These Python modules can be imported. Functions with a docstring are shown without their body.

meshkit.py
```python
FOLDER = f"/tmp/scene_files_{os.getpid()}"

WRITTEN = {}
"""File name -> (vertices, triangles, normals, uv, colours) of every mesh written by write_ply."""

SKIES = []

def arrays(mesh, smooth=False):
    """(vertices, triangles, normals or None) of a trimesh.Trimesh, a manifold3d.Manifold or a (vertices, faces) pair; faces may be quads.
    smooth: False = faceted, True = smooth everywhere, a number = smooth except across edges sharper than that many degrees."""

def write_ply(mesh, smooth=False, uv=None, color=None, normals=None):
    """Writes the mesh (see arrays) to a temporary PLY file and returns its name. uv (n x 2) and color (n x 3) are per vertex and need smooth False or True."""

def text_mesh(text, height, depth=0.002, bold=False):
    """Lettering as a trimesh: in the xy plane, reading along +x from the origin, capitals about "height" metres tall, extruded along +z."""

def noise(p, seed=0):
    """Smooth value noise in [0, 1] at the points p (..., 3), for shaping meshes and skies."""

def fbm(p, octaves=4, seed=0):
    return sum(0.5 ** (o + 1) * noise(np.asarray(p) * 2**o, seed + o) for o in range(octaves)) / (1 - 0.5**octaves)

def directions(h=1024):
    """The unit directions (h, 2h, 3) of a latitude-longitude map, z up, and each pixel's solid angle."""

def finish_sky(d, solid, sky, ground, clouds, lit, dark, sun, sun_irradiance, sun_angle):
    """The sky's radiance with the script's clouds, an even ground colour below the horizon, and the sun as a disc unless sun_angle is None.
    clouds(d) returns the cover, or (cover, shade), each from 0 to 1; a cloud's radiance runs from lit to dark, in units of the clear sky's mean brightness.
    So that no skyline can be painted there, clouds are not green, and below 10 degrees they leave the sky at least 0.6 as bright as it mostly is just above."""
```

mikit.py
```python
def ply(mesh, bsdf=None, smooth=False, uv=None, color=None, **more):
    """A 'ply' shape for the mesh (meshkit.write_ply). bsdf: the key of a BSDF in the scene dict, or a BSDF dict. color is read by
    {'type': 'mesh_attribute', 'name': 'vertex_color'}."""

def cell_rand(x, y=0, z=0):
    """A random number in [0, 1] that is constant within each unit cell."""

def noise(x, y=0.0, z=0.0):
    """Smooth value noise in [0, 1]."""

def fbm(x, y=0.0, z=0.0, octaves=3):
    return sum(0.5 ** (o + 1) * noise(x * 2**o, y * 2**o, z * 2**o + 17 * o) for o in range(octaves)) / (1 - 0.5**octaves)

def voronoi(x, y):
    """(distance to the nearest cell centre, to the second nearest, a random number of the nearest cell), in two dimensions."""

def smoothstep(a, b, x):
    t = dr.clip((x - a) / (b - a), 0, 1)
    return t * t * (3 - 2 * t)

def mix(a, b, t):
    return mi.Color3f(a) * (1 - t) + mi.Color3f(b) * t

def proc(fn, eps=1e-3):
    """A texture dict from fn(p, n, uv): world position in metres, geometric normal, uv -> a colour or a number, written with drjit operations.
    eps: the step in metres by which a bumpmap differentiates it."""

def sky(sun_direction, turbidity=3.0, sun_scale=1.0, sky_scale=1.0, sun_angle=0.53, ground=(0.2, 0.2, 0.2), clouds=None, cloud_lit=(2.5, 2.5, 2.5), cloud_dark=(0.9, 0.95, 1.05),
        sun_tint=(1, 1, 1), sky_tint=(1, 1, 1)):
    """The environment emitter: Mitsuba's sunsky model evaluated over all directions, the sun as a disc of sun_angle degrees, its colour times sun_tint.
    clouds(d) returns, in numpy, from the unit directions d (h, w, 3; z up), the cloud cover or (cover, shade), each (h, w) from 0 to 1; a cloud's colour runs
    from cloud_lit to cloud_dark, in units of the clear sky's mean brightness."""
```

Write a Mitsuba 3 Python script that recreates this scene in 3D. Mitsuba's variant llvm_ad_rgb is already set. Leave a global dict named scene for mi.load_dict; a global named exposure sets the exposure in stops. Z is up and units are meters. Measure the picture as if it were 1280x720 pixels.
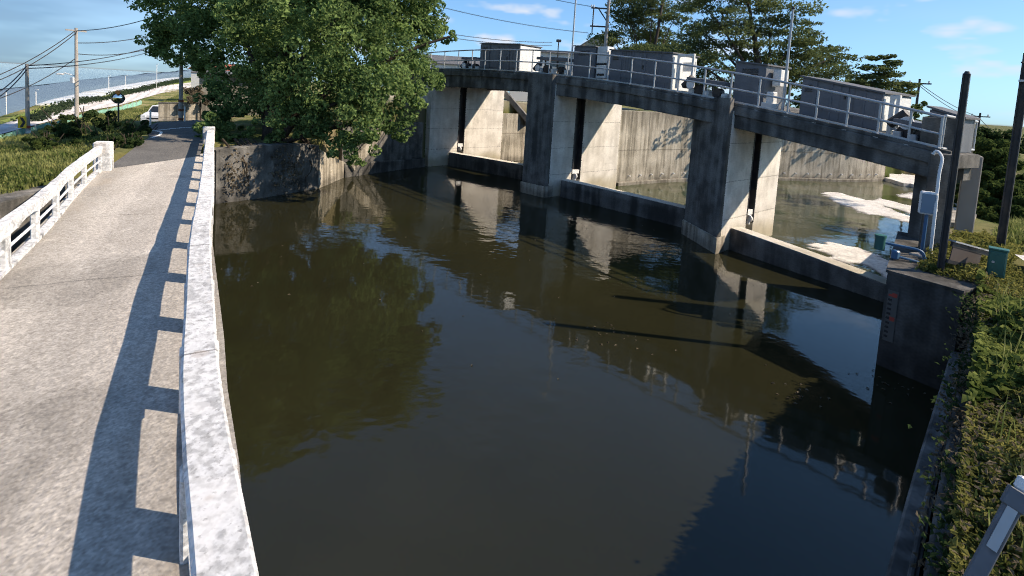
import math, random
import numpy as np, trimesh, mitsuba as mi, drjit as dr, mikit, meshkit
from mikit import proc, noise, fbm, smoothstep, mix, cell_rand, voronoi
from shapely.geometry import Polygon, LineString, Point
import shapely

# ------------------------------------------------------------------ camera, sky, exposure
EYE = np.array([0.0, 0.0, 5.59])
RIGHT = np.array([0.99741617, 0.03496503, 0.06275697])
DOWN = np.array([0.06532233, -0.0778318, -0.99482421])
FWD = np.array([-0.02989957, 0.99635318, -0.07991469])
FOV = math.degrees(2 * math.atan(640 / 620))
scene = {'type': 'scene'}
scene['camera'] = {'type': 'perspective', 'fov': FOV, 'fov_axis': 'x', 'near_clip': 0.05, 'far_clip': 30000.0,
                   'principal_point_offset_y': 0.26667,
                   'to_world': mi.ScalarTransform4f().look_at(origin=EYE.tolist(), target=(EYE + FWD * 10).tolist(), up=(-DOWN).tolist())}
SUN = (0.7903, -0.0691, 0.6088)


def clouds(d):
    el = np.degrees(np.arcsin(d[..., 2])); az = np.arctan2(d[..., 0], d[..., 1])
    q = np.stack([d[..., 0] / (d[..., 2] + .12) * 1.1, d[..., 1] / (d[..., 2] + .12) * 1.1, np.zeros_like(el)], -1)
    big = meshkit.fbm(q * 1.6 + 3.1, 5, 3)
    wisps = np.clip((big - .60) * 4.5, 0, 1) * .7 * np.clip(.25 - az * .9, .08, 1)
    q2 = np.stack([az * 9, el * .55, np.zeros_like(el)], -1)
    low = np.clip((meshkit.fbm(q2 + 7.7, 5, 9) - .585 - .03 * np.clip(az * 2, 0, 1)) * 7, 0, 1) * np.clip((22 - el) / 8, 0, 1) * np.clip(el / 3, 0, 1)
    veil = .62 * np.clip((-az - .25) / .6, 0, 1) * np.clip((40 - el) / 25, 0, 1) * np.clip(.45 + big, 0, 1)
    return np.clip(np.maximum(np.maximum(wisps * np.clip(el / 12, 0, 1), low), veil), 0, 1), np.clip(.15 + veil * 1.6, 0, 1)


scene['sky'] = mikit.sky(SUN, turbidity=2.7, clouds=clouds, sun_scale=1.0, sky_scale=1.0, sun_tint=(1.0, 1.03, 1.12), sky_tint=(.78, .965, 1.10), cloud_lit=(2.2, 2.35, 2.6), cloud_dark=(.38, .54, .86))
exposure = 2.3
labels = {}

# world coordinates in metres, measured off the photograph (plan positions and heights)
K = {"tree":[[-22.65,29.76,9.7,1.94],[-19.58,28.87,9.95,2.34],[-15.65,27.0,10.24,2.61],[-12.57,26.11,10.44,2.52],[-10.05,26.18,10.39,2.52],[-7.81,27.26,10.52,2.26],[-6.25,28.27,10.05,1.63],[-23.08,29.56,7.4,1.06],[-21.39,29.56,6.74,1.26],[-22.3,29.64,8.03,1.26],[-18.3,27.71,7.58,1.81],[-14.33,24.81,7.49,1.85],[-11.44,23.9,7.56,1.94],[-9.12,23.98,7.71,1.94],[-7.39,26.09,8.25,1.93],[-5.7,28.17,8.6,1.08],[-4.72,28.21,8.75,0.54],[-17.06,26.55,5.15,1.22],[-14.18,24.63,5.16,1.53],[-11.68,23.71,5.3,1.63],[-9.15,22.79,5.37,1.63],[-7.45,23.89,5.88,1.7],[-6.01,25.98,6.45,1.26],[-5.04,26.99,6.12,0.7],[-19.8,28.57,6.29,1.03],[-16.33,26.48,4.02,0.78],[-13.85,25.58,4.37,1.01],[-9.83,23.16,4.01,1.06],[-8.13,22.71,3.95,1.34],[-6.58,23.8,4.46,1.24],[-5.83,24.89,5.29,0.89],[-8.43,22.61,2.82,0.89],[-7.49,23.15,2.98,0.91],[-6.39,24.73,3.48,0.73],[-7.78,22.56,1.97,0.45],[-10.65,23.68,4.44,1.01],[-14.05,27.23,12.52,3.92],[-10.14,27.37,12.76,3.92],[-18.79,29.08,12.33,3.27],[-6.86,28.44,12.36,2.26],[-18.79,31.66,6.96,3.1],[-13.68,31.88,7.8,3.61],[-9.56,32.03,8.06,3.1],[-15.55,30.57,4.59,2.0],[-11.18,29.72,4.87,2.18],[-11.09,23.58,3.41,0.54],[-11.9,23.08,3.69,0.68],[-13.18,23.51,3.27,0.54],[-10.57,22.76,2.96,0.45],[-11.67,23.03,3.02,0.45],[-12.68,23.48,2.76,0.35],[-9.75,22.59,3.11,0.52],[-16.84,26.4,3.21,0.52],[-17.21,26.47,4.14,0.7],[-15.44,25.42,2.92,0.42]],"layered":[[14.37,48.87,18.11,1.59],[17.1,50.22,18.61,2.2],[18.45,49.18,18.94,1.43],[14.34,49.13,17.85,1.38],[14.92,46.53,16.86,1.59],[16.89,46.33,17.04,1.9],[18.42,46.79,16.75,1.59],[21.17,48.29,17.53,1.56],[14.3,46.5,15.51,1.87],[16.09,48.65,15.79,1.71],[18.23,47.52,16.2,2.04],[20.02,48.67,15.99,2.22],[23.05,49.78,16.36,1.54],[14.95,50.34,15.2,1.6],[15.7,47.41,14.91,1.4],[17.06,46.06,14.08,1.75],[18.91,48.25,14.89,1.45],[21.19,47.81,15.17,1.39],[21.69,47.3,15.19,2.15],[24.82,47.96,15.19,1.94],[15.1,46.95,12.89,1.65],[17.43,49.26,13.56,2.26],[18.34,47.04,13.27,2.06],[20.3,47.93,13.34,2.0],[22.4,47.99,14.05,1.39],[23.58,47.93,13.89,2.09],[14.28,46.42,12.06,1.36],[16.73,49.56,12.8,1.56],[17.83,45.57,12.36,1.45],[20.62,48.1,12.58,1.77],[22.81,50.07,12.96,1.6],[23.35,46.41,12.79,1.59],[24.86,47.28,12.28,1.49],[10.0,49.32,10.5,1.63],[10.91,45.37,10.27,2.03],[12.68,46.56,10.62,1.88],[15.22,48.92,11.72,2.15],[17.39,49.92,11.64,1.77],[18.61,47.06,11.4,1.65],[19.1,46.36,11.5,1.37],[20.93,45.38,11.34,1.41],[23.95,47.27,12.03,2.18],[25.94,49.48,12.08,1.41],[27.44,48.9,11.56,1.62],[10.48,49.34,10.39,2.3],[11.0,45.76,9.84,1.66],[13.53,45.86,9.81,1.59],[15.69,48.45,10.49,2.1],[16.28,45.36,10.21,1.6],[19.73,47.95,10.57,1.91],[20.43,46.45,10.18,1.59],[24.27,50.14,11.01,1.55],[24.73,47.71,10.88,2.14],[25.12,46.58,10.77,1.61],[29.29,49.44,11.37,1.4],[13.67,48.22,8.68,1.56],[14.55,46.78,9.45,1.36],[15.3,45.84,9.47,2.03],[16.94,44.96,8.86,1.33],[20.14,49.15,9.14,1.41],[21.7,46.48,9.83,1.83],[22.9,46.97,9.17,1.84],[26.07,49.0,10.2,2.3],[28.14,49.46,10.56,2.01],[28.2,46.66,9.8,1.58],[15.98,47.85,8.76,1.53],[17.53,47.83,7.98,1.58],[20.55,49.48,8.1,2.16],[21.22,47.97,8.54,1.44],[23.31,47.73,8.73,2.02],[25.57,50.18,9.3,1.7],[25.76,46.8,9.31,1.82],[27.11,46.55,9.16,1.45],[31.95,49.98,8.86,1.82],[23.66,47.71,8.11,1.7],[27.33,49.67,7.95,1.85],[28.56,49.64,7.84,1.52],[30.18,49.4,8.21,2.29],[23.47,43.46,13.13,0.81],[23.32,43.39,12.31,0.95],[25.3,43.35,11.08,1.08],[27.04,43.36,10.51,0.81],[27.61,43.25,8.92,0.95]],"layered2":[[15.89,66.67,22.74,2.01],[16.95,66.21,23.29,1.72],[14.38,68.39,21.98,1.81],[16.37,65.05,20.49,2.63],[19.77,67.73,22.49,1.71],[11.53,64.01,18.13,2.55],[14.87,65.72,18.62,2.72],[18.06,67.66,20.19,2.49],[11.83,65.5,16.93,2.29],[13.84,65.14,16.82,2.11],[15.84,66.87,18.0,2.76],[20.44,68.86,18.74,1.97],[11.97,67.43,16.32,2.18],[13.8,65.96,15.63,2.46],[15.8,63.77,16.45,1.79],[17.46,63.85,16.29,1.86],[9.92,65.66,13.98,2.36],[13.66,66.16,14.3,2.25],[15.93,66.22,14.85,2.45],[18.06,67.19,14.0,2.81],[9.52,64.19,13.07,2.11],[13.71,67.65,12.32,2.02],[15.32,63.72,12.16,2.56],[17.68,64.94,12.61,2.36],[14.38,67.67,12.18,2.84],[15.4,64.09,11.55,2.09],[18.94,64.22,11.51,2.01]],"smalltree":[[28.18,42.38,10.44,0.66],[29.22,42.43,10.64,0.66],[27.76,42.31,9.69,0.6],[29.91,42.42,10.22,0.79],[28.76,42.34,9.62,0.93],[28.14,42.26,8.92,0.79],[29.59,42.32,9.07,0.99],[27.66,42.19,8.23,0.79],[29.17,42.25,8.39,1.12],[30.7,42.29,8.35,0.93],[26.99,42.18,8.38,0.66],[30.21,42.23,7.79,1.06],[31.4,42.26,7.74,0.6],[28.55,42.19,7.82,0.93]],"hedge":[[22.03,24.66,4.45,0.54],[21.58,23.62,4.15,0.59],[21.06,23.55,3.56,0.56],[20.89,22.51,3.17,0.64],[20.31,22.46,2.78,0.57],[19.23,21.38,2.12,0.47],[20.0,21.41,2.27,0.61],[21.38,22.49,2.67,0.57],[18.94,20.32,1.61,0.52],[23.42,24.61,3.37,0.54],[21.97,22.52,2.88,0.57],[19.88,20.39,2.15,0.52],[21.34,21.47,2.52,0.61],[18.46,20.31,1.58,0.39],[20.55,20.38,1.71,0.58],[24.87,25.71,4.0,0.4],[22.57,25.64,3.97,0.32]],"bushes":[[22.45,30.78,5.53,0.58],[23.94,31.85,5.78,0.6],[24.7,31.86,5.62,0.6],[25.22,31.84,5.26,0.6],[23.71,30.76,4.89,0.58],[22.24,29.69,4.54,0.47],[24.38,33.91,6.3,0.53],[26.77,34.98,6.26,0.66],[22.97,30.76,5.08,0.48],[18.16,36.74,6.42,0.46],[19.07,36.73,5.89,0.58],[19.62,36.78,6.34,0.58],[19.23,37.82,6.89,0.48],[14.55,44.74,7.33,0.5],[15.38,44.79,7.66,0.5],[16.09,43.77,7.27,0.49]],"pole97":[-33.93,36.21,1.5,8.48],"pole38":[-27.79,26.65,1.5,5.59,1.95,2.62],"pole225":[-22.07,30.84,2.6,7.2,3.98],"mirror":[-22.6,26.65,2.6,4.02,3.35,4.5],"car":[-29.96,37.92,1.6,0],"girder":[[-2.63,42.63,6.22],[0.02,42.49,3.51]],"roadwall":[[-26.74,35.04],[-25.78,35.69],[-24.61,36.64]],"fartrees":[[52.74,61.69,4.23,1.55],[56.61,63.81,4.11,1.4],[57.34,61.78,3.55,1.74],[58.55,59.78,3.25,2.06]],"roadwall_top":3.77,"white_posts":[[-21.31,27.32,2.6,3.37],[-21.56,30.49,2.6,3.51]],"coast":[[-40.29,36.55],[-45.95,43.75],[-55.55,55.63],[-70.1,75.4],[-101.45,120.12],[-209.55,275.71],[-484.26,682.4]],"hedge_lo":[[-36.47,33.07],[-48.9,48.97],[-54.98,59.12],[-73.11,86.57],[-130.3,171.45],[-276.3,394.03]],"gray_hi":[[-29.92,25.51],[-34.15,30.96],[-43.67,43.73],[-51.28,55.15],[-62.23,73.68],[-108.0,142.11],[-172.73,249.35]],"gray_lo":[[-26.31,22.42],[-29.62,26.84],[-34.44,34.47],[-40.4,43.44],[-46.86,55.48],[-71.31,93.85],[-108.01,155.94]],"net":[[-24.06,20.8],[-26.14,23.68],[-28.42,27.25],[-30.17,30.2],[-34.32,36.9],[-40.48,47.93],[-48.37,60.7]],"cross":[[-12.51,14.23],[-14.01,16.75],[-15.48,19.1],[-17.17,21.93],[-21.04,26.86],[-22.12,28.87],[-21.89,32.11],[-20.68,31.58],[-16.95,25.63],[-12.03,17.84]],"line":[[-19.77,24.8],[-19.21,24.74],[-18.4,24.33],[-17.5,23.04],[-17.08,22.0]],"line2":[[-19.03,24.9],[-19.13,26.37],[-19.03,27.51]],"shrubs":[[-23.31,24.24,2.0,2.89],[-21.1,23.2,2.0,3.55],[-19.59,22.64,2.0,3.36],[-19.89,24.04,2.0,2.8],[-19.79,19.86,2.0,2.74],[-19.76,24.64,2.2,2.86],[-16.1,18.87,2.2,2.99],[-16.44,20.07,2.2,2.94]],"p760":[7.32,50.86,11.25,16.65],"p1147":[46.75,61.73,6.94,10.53],"p1222":[67.96,77.21,4.26,7.27],"p1260":[87.19,92.51,0.14,3.62],"lamp697":[3.1,60.7,10.38,12.6],"wires":[[[-9.35,45.5,13.24],[5.48,50.88,12.26],0.3],[[-7.73,45.34,10.73],[2.11,55.75,11.62],0.2],[[-7.57,45.32,10.38],[2.14,55.72,11.27],0.2],[[46.93,61.99,10.05],[67.93,77.4,6.67],0.4],[[46.95,61.96,9.76],[67.96,77.36,6.19],0.5],[[67.93,77.4,6.67],[87.3,92.73,2.9],0.5],[[25.96,56.64,13.83],[46.94,61.97,9.86],0.4],[[26.25,56.62,13.41],[46.96,61.95,9.57],0.5],[[-0.81,50.98,15.82],[7.17,51.14,14.79],0.1]],"lwires":[[[-33.93,36.21,8.33],[-33.9,28.97,4.02],0.4],[[-33.93,36.21,8.13],[-33.89,28.94,3.73],0.5],[[-33.93,36.21,8.28],[-26.15,33.64,9.29],0.2],[[-27.79,26.65,5.49],[-24.46,21.2,3.75],0.3],[[-27.79,26.65,5.29],[-24.44,21.18,3.47],0.3],[[-27.79,26.65,5.49],[-34.44,44.32,7.89],0.3],[[-27.79,26.65,5.34],[-34.42,44.28,7.45],0.3],[[-33.93,36.21,6.28],[-35.57,30.82,2.71],0.4],[[-33.93,36.21,6.58],[-32.14,41.35,7.6],0.3],[[-33.93,36.21,7.38],[-32.21,41.43,8.68],0.2]],"lightpoles":[[-63.01,57.89,0.13,2.35],[-59.48,58.07,1.03,2.57],[-76.25,87.81,2.76,4.5],[-81.37,97.71,2.98,4.58],[-82.68,107.82,4.39,7.39]],"bars":[[[21.0,35.49],[22.65,36.36],[23.19,34.56],[23.12,32.51],[22.49,29.9],[22.47,28.36],[22.26,27.42],[20.92,26.07],[20.86,27.37],[20.62,28.57],[19.83,28.72],[20.04,30.85],[20.42,33.11]],[[12.27,21.78],[12.75,21.9],[13.23,21.66],[13.95,21.72],[14.41,21.36],[14.49,20.72],[14.41,20.09],[14.34,18.93],[12.91,17.02],[12.79,17.76],[12.67,18.66],[12.31,19.04],[12.1,20.28]],[[22.87,33.67],[24.95,35.16],[25.14,33.9],[24.85,31.45],[24.2,30.0],[23.21,29.32],[23.16,31.16]],[[27.5,37.17],[30.02,38.98],[30.12,37.19],[26.77,32.96],[27.06,35.05]]],"farwall":[[6.14,32.85],[12.31,37.17],[20.86,40.96],[27.6,42.86],[32.36,45.37]],"farbank":[[32.05,44.97],[36.85,49.33],[37.72,47.31],[33.11,41.42],[31.56,41.94]],"lean":[[3.15,3.2,2.41],[3.52,3.31,3.0],[3.54,3.32,3.12]],"P1":[[-0.13,28.42],[1.18,27.28],[5.87,31.61]],"P2":[[7.08,21.57],[7.52,18.91],[11.36,22.41]],"LA":[[-7.03,35.6],[-2.07,40.75]],"headland":[[-98.45,81.56,-4.36],[-116.94,106.1,-4.33],[-154.88,155.15,-4.27],[-204.44,224.02,-2.99],[-267.09,322.72,-0.28],[-379.42,510.45,4.81],[-532.59,787.52,12.77]]}

# ------------------------------------------------------------------ helpers
rng = np.random.default_rng(11)
cat3 = trimesh.util.concatenate


def numbered(key):
    if key not in used:
        used.add(key); return key
    n = 1
    while f'{key}_{n:03d}' in used:
        n += 1
    used.add(f'{key}_{n:03d}'); return f'{key}_{n:03d}'


used = set()


def thing(name, label, cat, group=None):
    k = numbered(name)
    labels[k] = {'label': label, 'category': cat}
    if group: labels[k]['group'] = group
    return k


def put(name, mesh, mat, parent=None, smooth=False, label=None):
    k = numbered(parent + '__' + name if parent else name)
    scene[k] = mikit.ply(mesh, 'mat_' + mat, smooth=smooth)
    if label: labels[k] = {'label': label}
    return k


def whole(name, mesh, mat, label, cat, group=None, smooth=False):
    k = put(name, mesh, mat, smooth=smooth)
    labels[k] = {'label': label, 'category': cat}
    if group: labels[k]['group'] = group
    return k


def setting(name, mesh, mat, label=None, smooth=False, kind='structure'):
    k = put(name, mesh, mat, smooth=smooth)
    labels[k] = {'kind': kind}
    if label: labels[k]['label'] = label
    return k


def stuffpart(k, label=None):
    labels.setdefault(k, {})['kind'] = 'stuff'


def unit(v):
    v = np.asarray(v, float); return v / np.linalg.norm(v)


def hullmesh(pts):
    return trimesh.convex.convex_hull(np.asarray(pts, float))


def box(c, s, ang=0.0, ch=0.0):
    """box centred c, size s, turned ang radians about z, edges chamfered by ch"""
    h = np.asarray(s, float) / 2
    P = []
    for sx in (-1, 1):
        for sy in (-1, 1):
            for sz in (-1, 1):
                e = np.array([sx, sy, sz]) * h
                if ch > 0:
                    for a in range(3):
                        q = e.copy(); q -= np.array([sx, sy, sz]) * ch; q[a] = e[a]; P.append(q)
                else: P.append(e)
    P = np.array(P); ca, sa = math.cos(ang), math.sin(ang)
    P = P @ np.array([[ca, sa, 0], [-sa, ca, 0], [0, 0, 1]])
    return hullmesh(P + np.asarray(c))


def boxf(o, ex, ey, ez, x0, x1, y0, y1, z0, z1, ch=0.0):
    """box in a frame: origin o and three axes"""
    P = []
    for X, sx in ((x0, 1), (x1, -1)):
        for Y, sy in ((y0, 1), (y1, -1)):
            for Z, sz in ((z0, 1), (z1, -1)):
                if ch > 0:
                    P += [(X, Y + sy * ch, Z + sz * ch), (X + sx * ch, Y, Z + sz * ch), (X + sx * ch, Y + sy * ch, Z)]
                else: P.append((X, Y, Z))
    P = np.array(P)
    return hullmesh(np.asarray(o) + P[:, :1] * np.asarray(ex) + P[:, 1:2] * np.asarray(ey) + P[:, 2:] * np.asarray(ez))


def tube(pts, r, n=8, r2=None, cap=True):
    pts = np.asarray(pts, float); m = len(pts)
    rad = np.linspace(r, r if r2 is None else r2, m) if np.isscalar(r) else np.asarray(r)
    tan = np.gradient(pts, axis=0); tan /= np.linalg.norm(tan, axis=1, keepdims=True) + 1e-12
    up = np.array([0, 0, 1.]) if abs(tan[0, 2]) < .9 else np.array([1., 0, 0])
    V = []
    a = unit(np.cross(up, tan[0]))
    for i in range(m):
        a = a - tan[i] * (a @ tan[i]); a = unit(a); b = np.cross(tan[i], a)
        th = np.arange(n) * 2 * math.pi / n
        V.append(pts[i] + rad[i] * (np.cos(th)[:, None] * a + np.sin(th)[:, None] * b))
    V = np.vstack(V); F = []
    for i in range(m - 1):
        for j in range(n):
            k = (j + 1) % n
            F += [(i * n + j, i * n + k, (i + 1) * n + k), (i * n + j, (i + 1) * n + k, (i + 1) * n + j)]
    if cap:
        V = np.vstack([V, pts[0], pts[-1]]); c0, c1 = len(V) - 2, len(V) - 1
        for j in range(n):
            k = (j + 1) % n
            F += [(c0, k, j), (c1, (m - 1) * n + j, (m - 1) * n + k)]
    return trimesh.Trimesh(V, F, process=False)


def prism(poly, z0, z1):
    p = poly if isinstance(poly, Polygon) else Polygon(poly)
    g = [p] if p.geom_type == 'Polygon' else list(p.geoms)
    ms = []
    for q in g:
        m = trimesh.creation.extrude_polygon(shapely.geometry.polygon.orient(q), z1 - z0, engine='earcut'); m.apply_translation([0, 0, z0]); ms.append(m)
    return cat3(ms)


def sheet(poly, z):
    p = poly if isinstance(poly, Polygon) else Polygon(poly)
    v, f = trimesh.creation.triangulate_polygon(shapely.geometry.polygon.orient(p), engine='earcut')
    v3 = np.c_[v, np.full(len(v), z)]
    m = trimesh.Trimesh(v3, f, process=False)
    if m.face_normals[:, 2].mean() < 0: m.invert()
    return m


def loft(path, prof):
    """closed profile [(side, up)] carried along a 3-d path; side is to the right of travel, up is z"""
    path = np.asarray(path, float); m, n = len(path), len(prof[0] if np.ndim(prof) == 3 else prof)
    d = np.gradient(path[:, :2], axis=0); d /= np.linalg.norm(d, axis=1, keepdims=True)
    s = np.c_[d[:, 1], -d[:, 0]]
    V = []
    for i in range(m):
        pr = np.asarray(prof[i] if np.ndim(prof) == 3 else prof, float)
        V.append(np.c_[path[i, 0] + pr[:, 0] * s[i, 0], path[i, 1] + pr[:, 0] * s[i, 1], path[i, 2] + pr[:, 1]])
    V = np.vstack(V); F = []
    for i in range(m - 1):
        for j in range(n):
            k = (j + 1) % n
            F += [(i * n + j, (i + 1) * n + j, (i + 1) * n + k), (i * n + j, (i + 1) * n + k, i * n + k)]
    for j in range(1, n - 1):
        F += [(0, j, j + 1), ((m - 1) * n, (m - 1) * n + j + 1, (m - 1) * n + j)]
    t = trimesh.Trimesh(V, F, process=False)
    if t.volume < 0: t.invert()
    return t


def spline(P, n):
    from scipy.interpolate import PchipInterpolator
    P = np.asarray(P, float); d = np.r_[0, np.cumsum(np.linalg.norm(np.diff(P[:, :2], axis=0), axis=1))]
    return PchipInterpolator(d, P)(np.linspace(0, d[-1], n))


def leaves(cen, size, seed, flat=0.0, aspect=1.7, droop=0.0, nrm=None):
    """small folded leaves at the points cen"""
    r = np.random.default_rng(seed); n = len(cen)
    N = r.normal(size=(n, 3)) if nrm is None else nrm + r.normal(size=(n, 3)) * .55
    N[:, 2] += flat * 2.2
    N /= np.linalg.norm(N, axis=1, keepdims=True)
    A = r.normal(size=(n, 3)); A[:, 2] -= droop
    A -= N * (A * N).sum(1, keepdims=True); A /= np.linalg.norm(A, axis=1, keepdims=True)
    B = np.cross(N, A)
    s = size * r.uniform(.65, 1.3, (n, 1)); w = s / aspect
    fold = N * w * .35
    p0 = cen - A * s * .5; p1 = cen + B * w * .5 + fold; p2 = cen + A * s * .5; p3 = cen - B * w * .5 + fold
    V = np.stack([p0, p1, p2, p3], 1).reshape(-1, 3)
    i = np.arange(n)[:, None] * 4
    F = np.vstack([i + [[0, 1, 2]], i + [[0, 2, 3]]])
    return trimesh.Trimesh(V, F, process=False)


def clump_points(clumps, n, seed, flat=1.0, shell=.55, puff=.38):
    """leaf points: each clump is made of smaller puffs, so the outline is uneven and has gaps"""
    r = np.random.default_rng(seed); out = []; nr = []
    vol = np.array([c[3] ** 2 for c in clumps]); cnt = (n * vol / vol.sum()).astype(int)
    for c, k in zip(clumps, cnt):
        m = max(4, int(9 * min(2.0, c[3])))
        d = r.normal(size=(m, 3)); d /= np.linalg.norm(d, axis=1, keepdims=True)
        sub = d * (r.uniform(.35, 1.0, (m, 1))) * c[3]; sub[:, 2] *= flat
        which = r.integers(0, m, k)
        q = r.normal(size=(k, 3)); q /= np.linalg.norm(q, axis=1, keepdims=True)
        rr = r.uniform(shell, 1.0, (k, 1)) ** .7 * c[3] * puff * r.uniform(.6, 1.3, m)[which][:, None]
        o = q * rr; o[:, 2] *= flat if flat < 1 else .8
        out.append(np.array(c[:3]) + sub[which] + o); nr.append(q)
    return np.vstack(out), np.vstack(nr)


def trunk_mesh(base, ends, r0, seed, wob=.25):
    r = np.random.default_rng(seed); ms = []
    base = np.asarray(base, float)
    for e, rr in ends:
        e = np.asarray(e, float); t = np.linspace(0, 1, 9)[:, None]
        mid = base + (e - base) * np.array([.25, .25, .6])
        P = (1 - t) ** 2 * base + 2 * t * (1 - t) * mid + t ** 2 * e
        P[1:-1] += r.normal(size=(7, 3)) * wob * .3
        ms.append(tube(P, rr, 9, rr * .3))
    return cat3(ms)


# ------------------------------------------------------------------ materials
def two(b): return {'type': 'twosided', 'bsdf': b}


def rough(col, roughness=.85, spec=.3, bump=None, bs=1.0, **kw):
    b = {'type': 'principled', 'base_color': proc(col) if callable(col) else {'type': 'rgb', 'value': list(col)}, 'roughness': roughness, 'specular': spec, **kw}
    if bump: b = {'type': 'bumpmap', 'arbitrary': proc(bump, eps=.004), 'bsdf': b, 'scale': bs}
    return two(b)


def c_road(p, n, uv):
    g = fbm(p.x * 26, p.y * 26, p.z * 26, 2); sp = noise(p.x * 60, p.y * 60, p.z * 60)
    big = fbm(p.x * .8 + 3, p.y * .8, 0, 4)
    along = p.x * .53 - p.y * .85; across = p.x * .85 + p.y * .53
    drag = fbm(along * 1.2, across * 9, 5, 3)
    c = mix((.335, .31, .28), (.475, .45, .415), big * .55 + drag * .45)
    c = c * (.52 + .72 * g) * (.78 + .44 * sp)
    crack = smoothstep(.035, .0, dr.abs(dr.abs(along + 2.62 + .25 * (fbm(across * 1.4, 2.0, 0, 3) - .5)) - .0)) * .45
    crack2 = smoothstep(.03, .0, dr.abs(along + 8.9 + .5 * (fbm(across * 1.1, 8.0, 0, 3) - .5))) * .3
    crack3 = smoothstep(.03, .0, dr.abs(along + 12.6 + .5 * (fbm(across * 1.1, 4.0, 0, 3) - .5))) * .3
    oil = smoothstep(.66, .8, fbm(p.x * .5 + 9, p.y * .5, 1, 4)) * .25
    tracks = smoothstep(.34, .1, dr.abs(across + .95 + .12 * (big - .5))) + smoothstep(.34, .1, dr.abs(across + 2.05 + .12 * (big - .5)))
    kd = smoothstep(.28, .0, dr.abs(across + .12)) + smoothstep(.35, .0, dr.abs(across + 2.75))
    patch = smoothstep(.012, .0, .5 - dr.abs(fbm(p.x * .22 + 1.7, p.y * .22 + 3.1, 2, 2) - .5) - .36) * 0
    c = c * (.93 + .12 * tracks) * (1 - .22 * kd * (.4 + g)) * (1 - patch)
    c = mix(c, (.30, .25, .19), .25 * kd * smoothstep(.45, .65, big))
    chips = smoothstep(.80, .84, noise(p.x * 3.1 + 2, p.y * 3.1, 4)) * smoothstep(.6, .8, noise(p.x * 11, p.y * 11, 4)) * .35
    return c * (1 - crack - crack2 - crack3 - oil) + mi.Color3f(.5, .48, .44) * chips * .4


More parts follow.
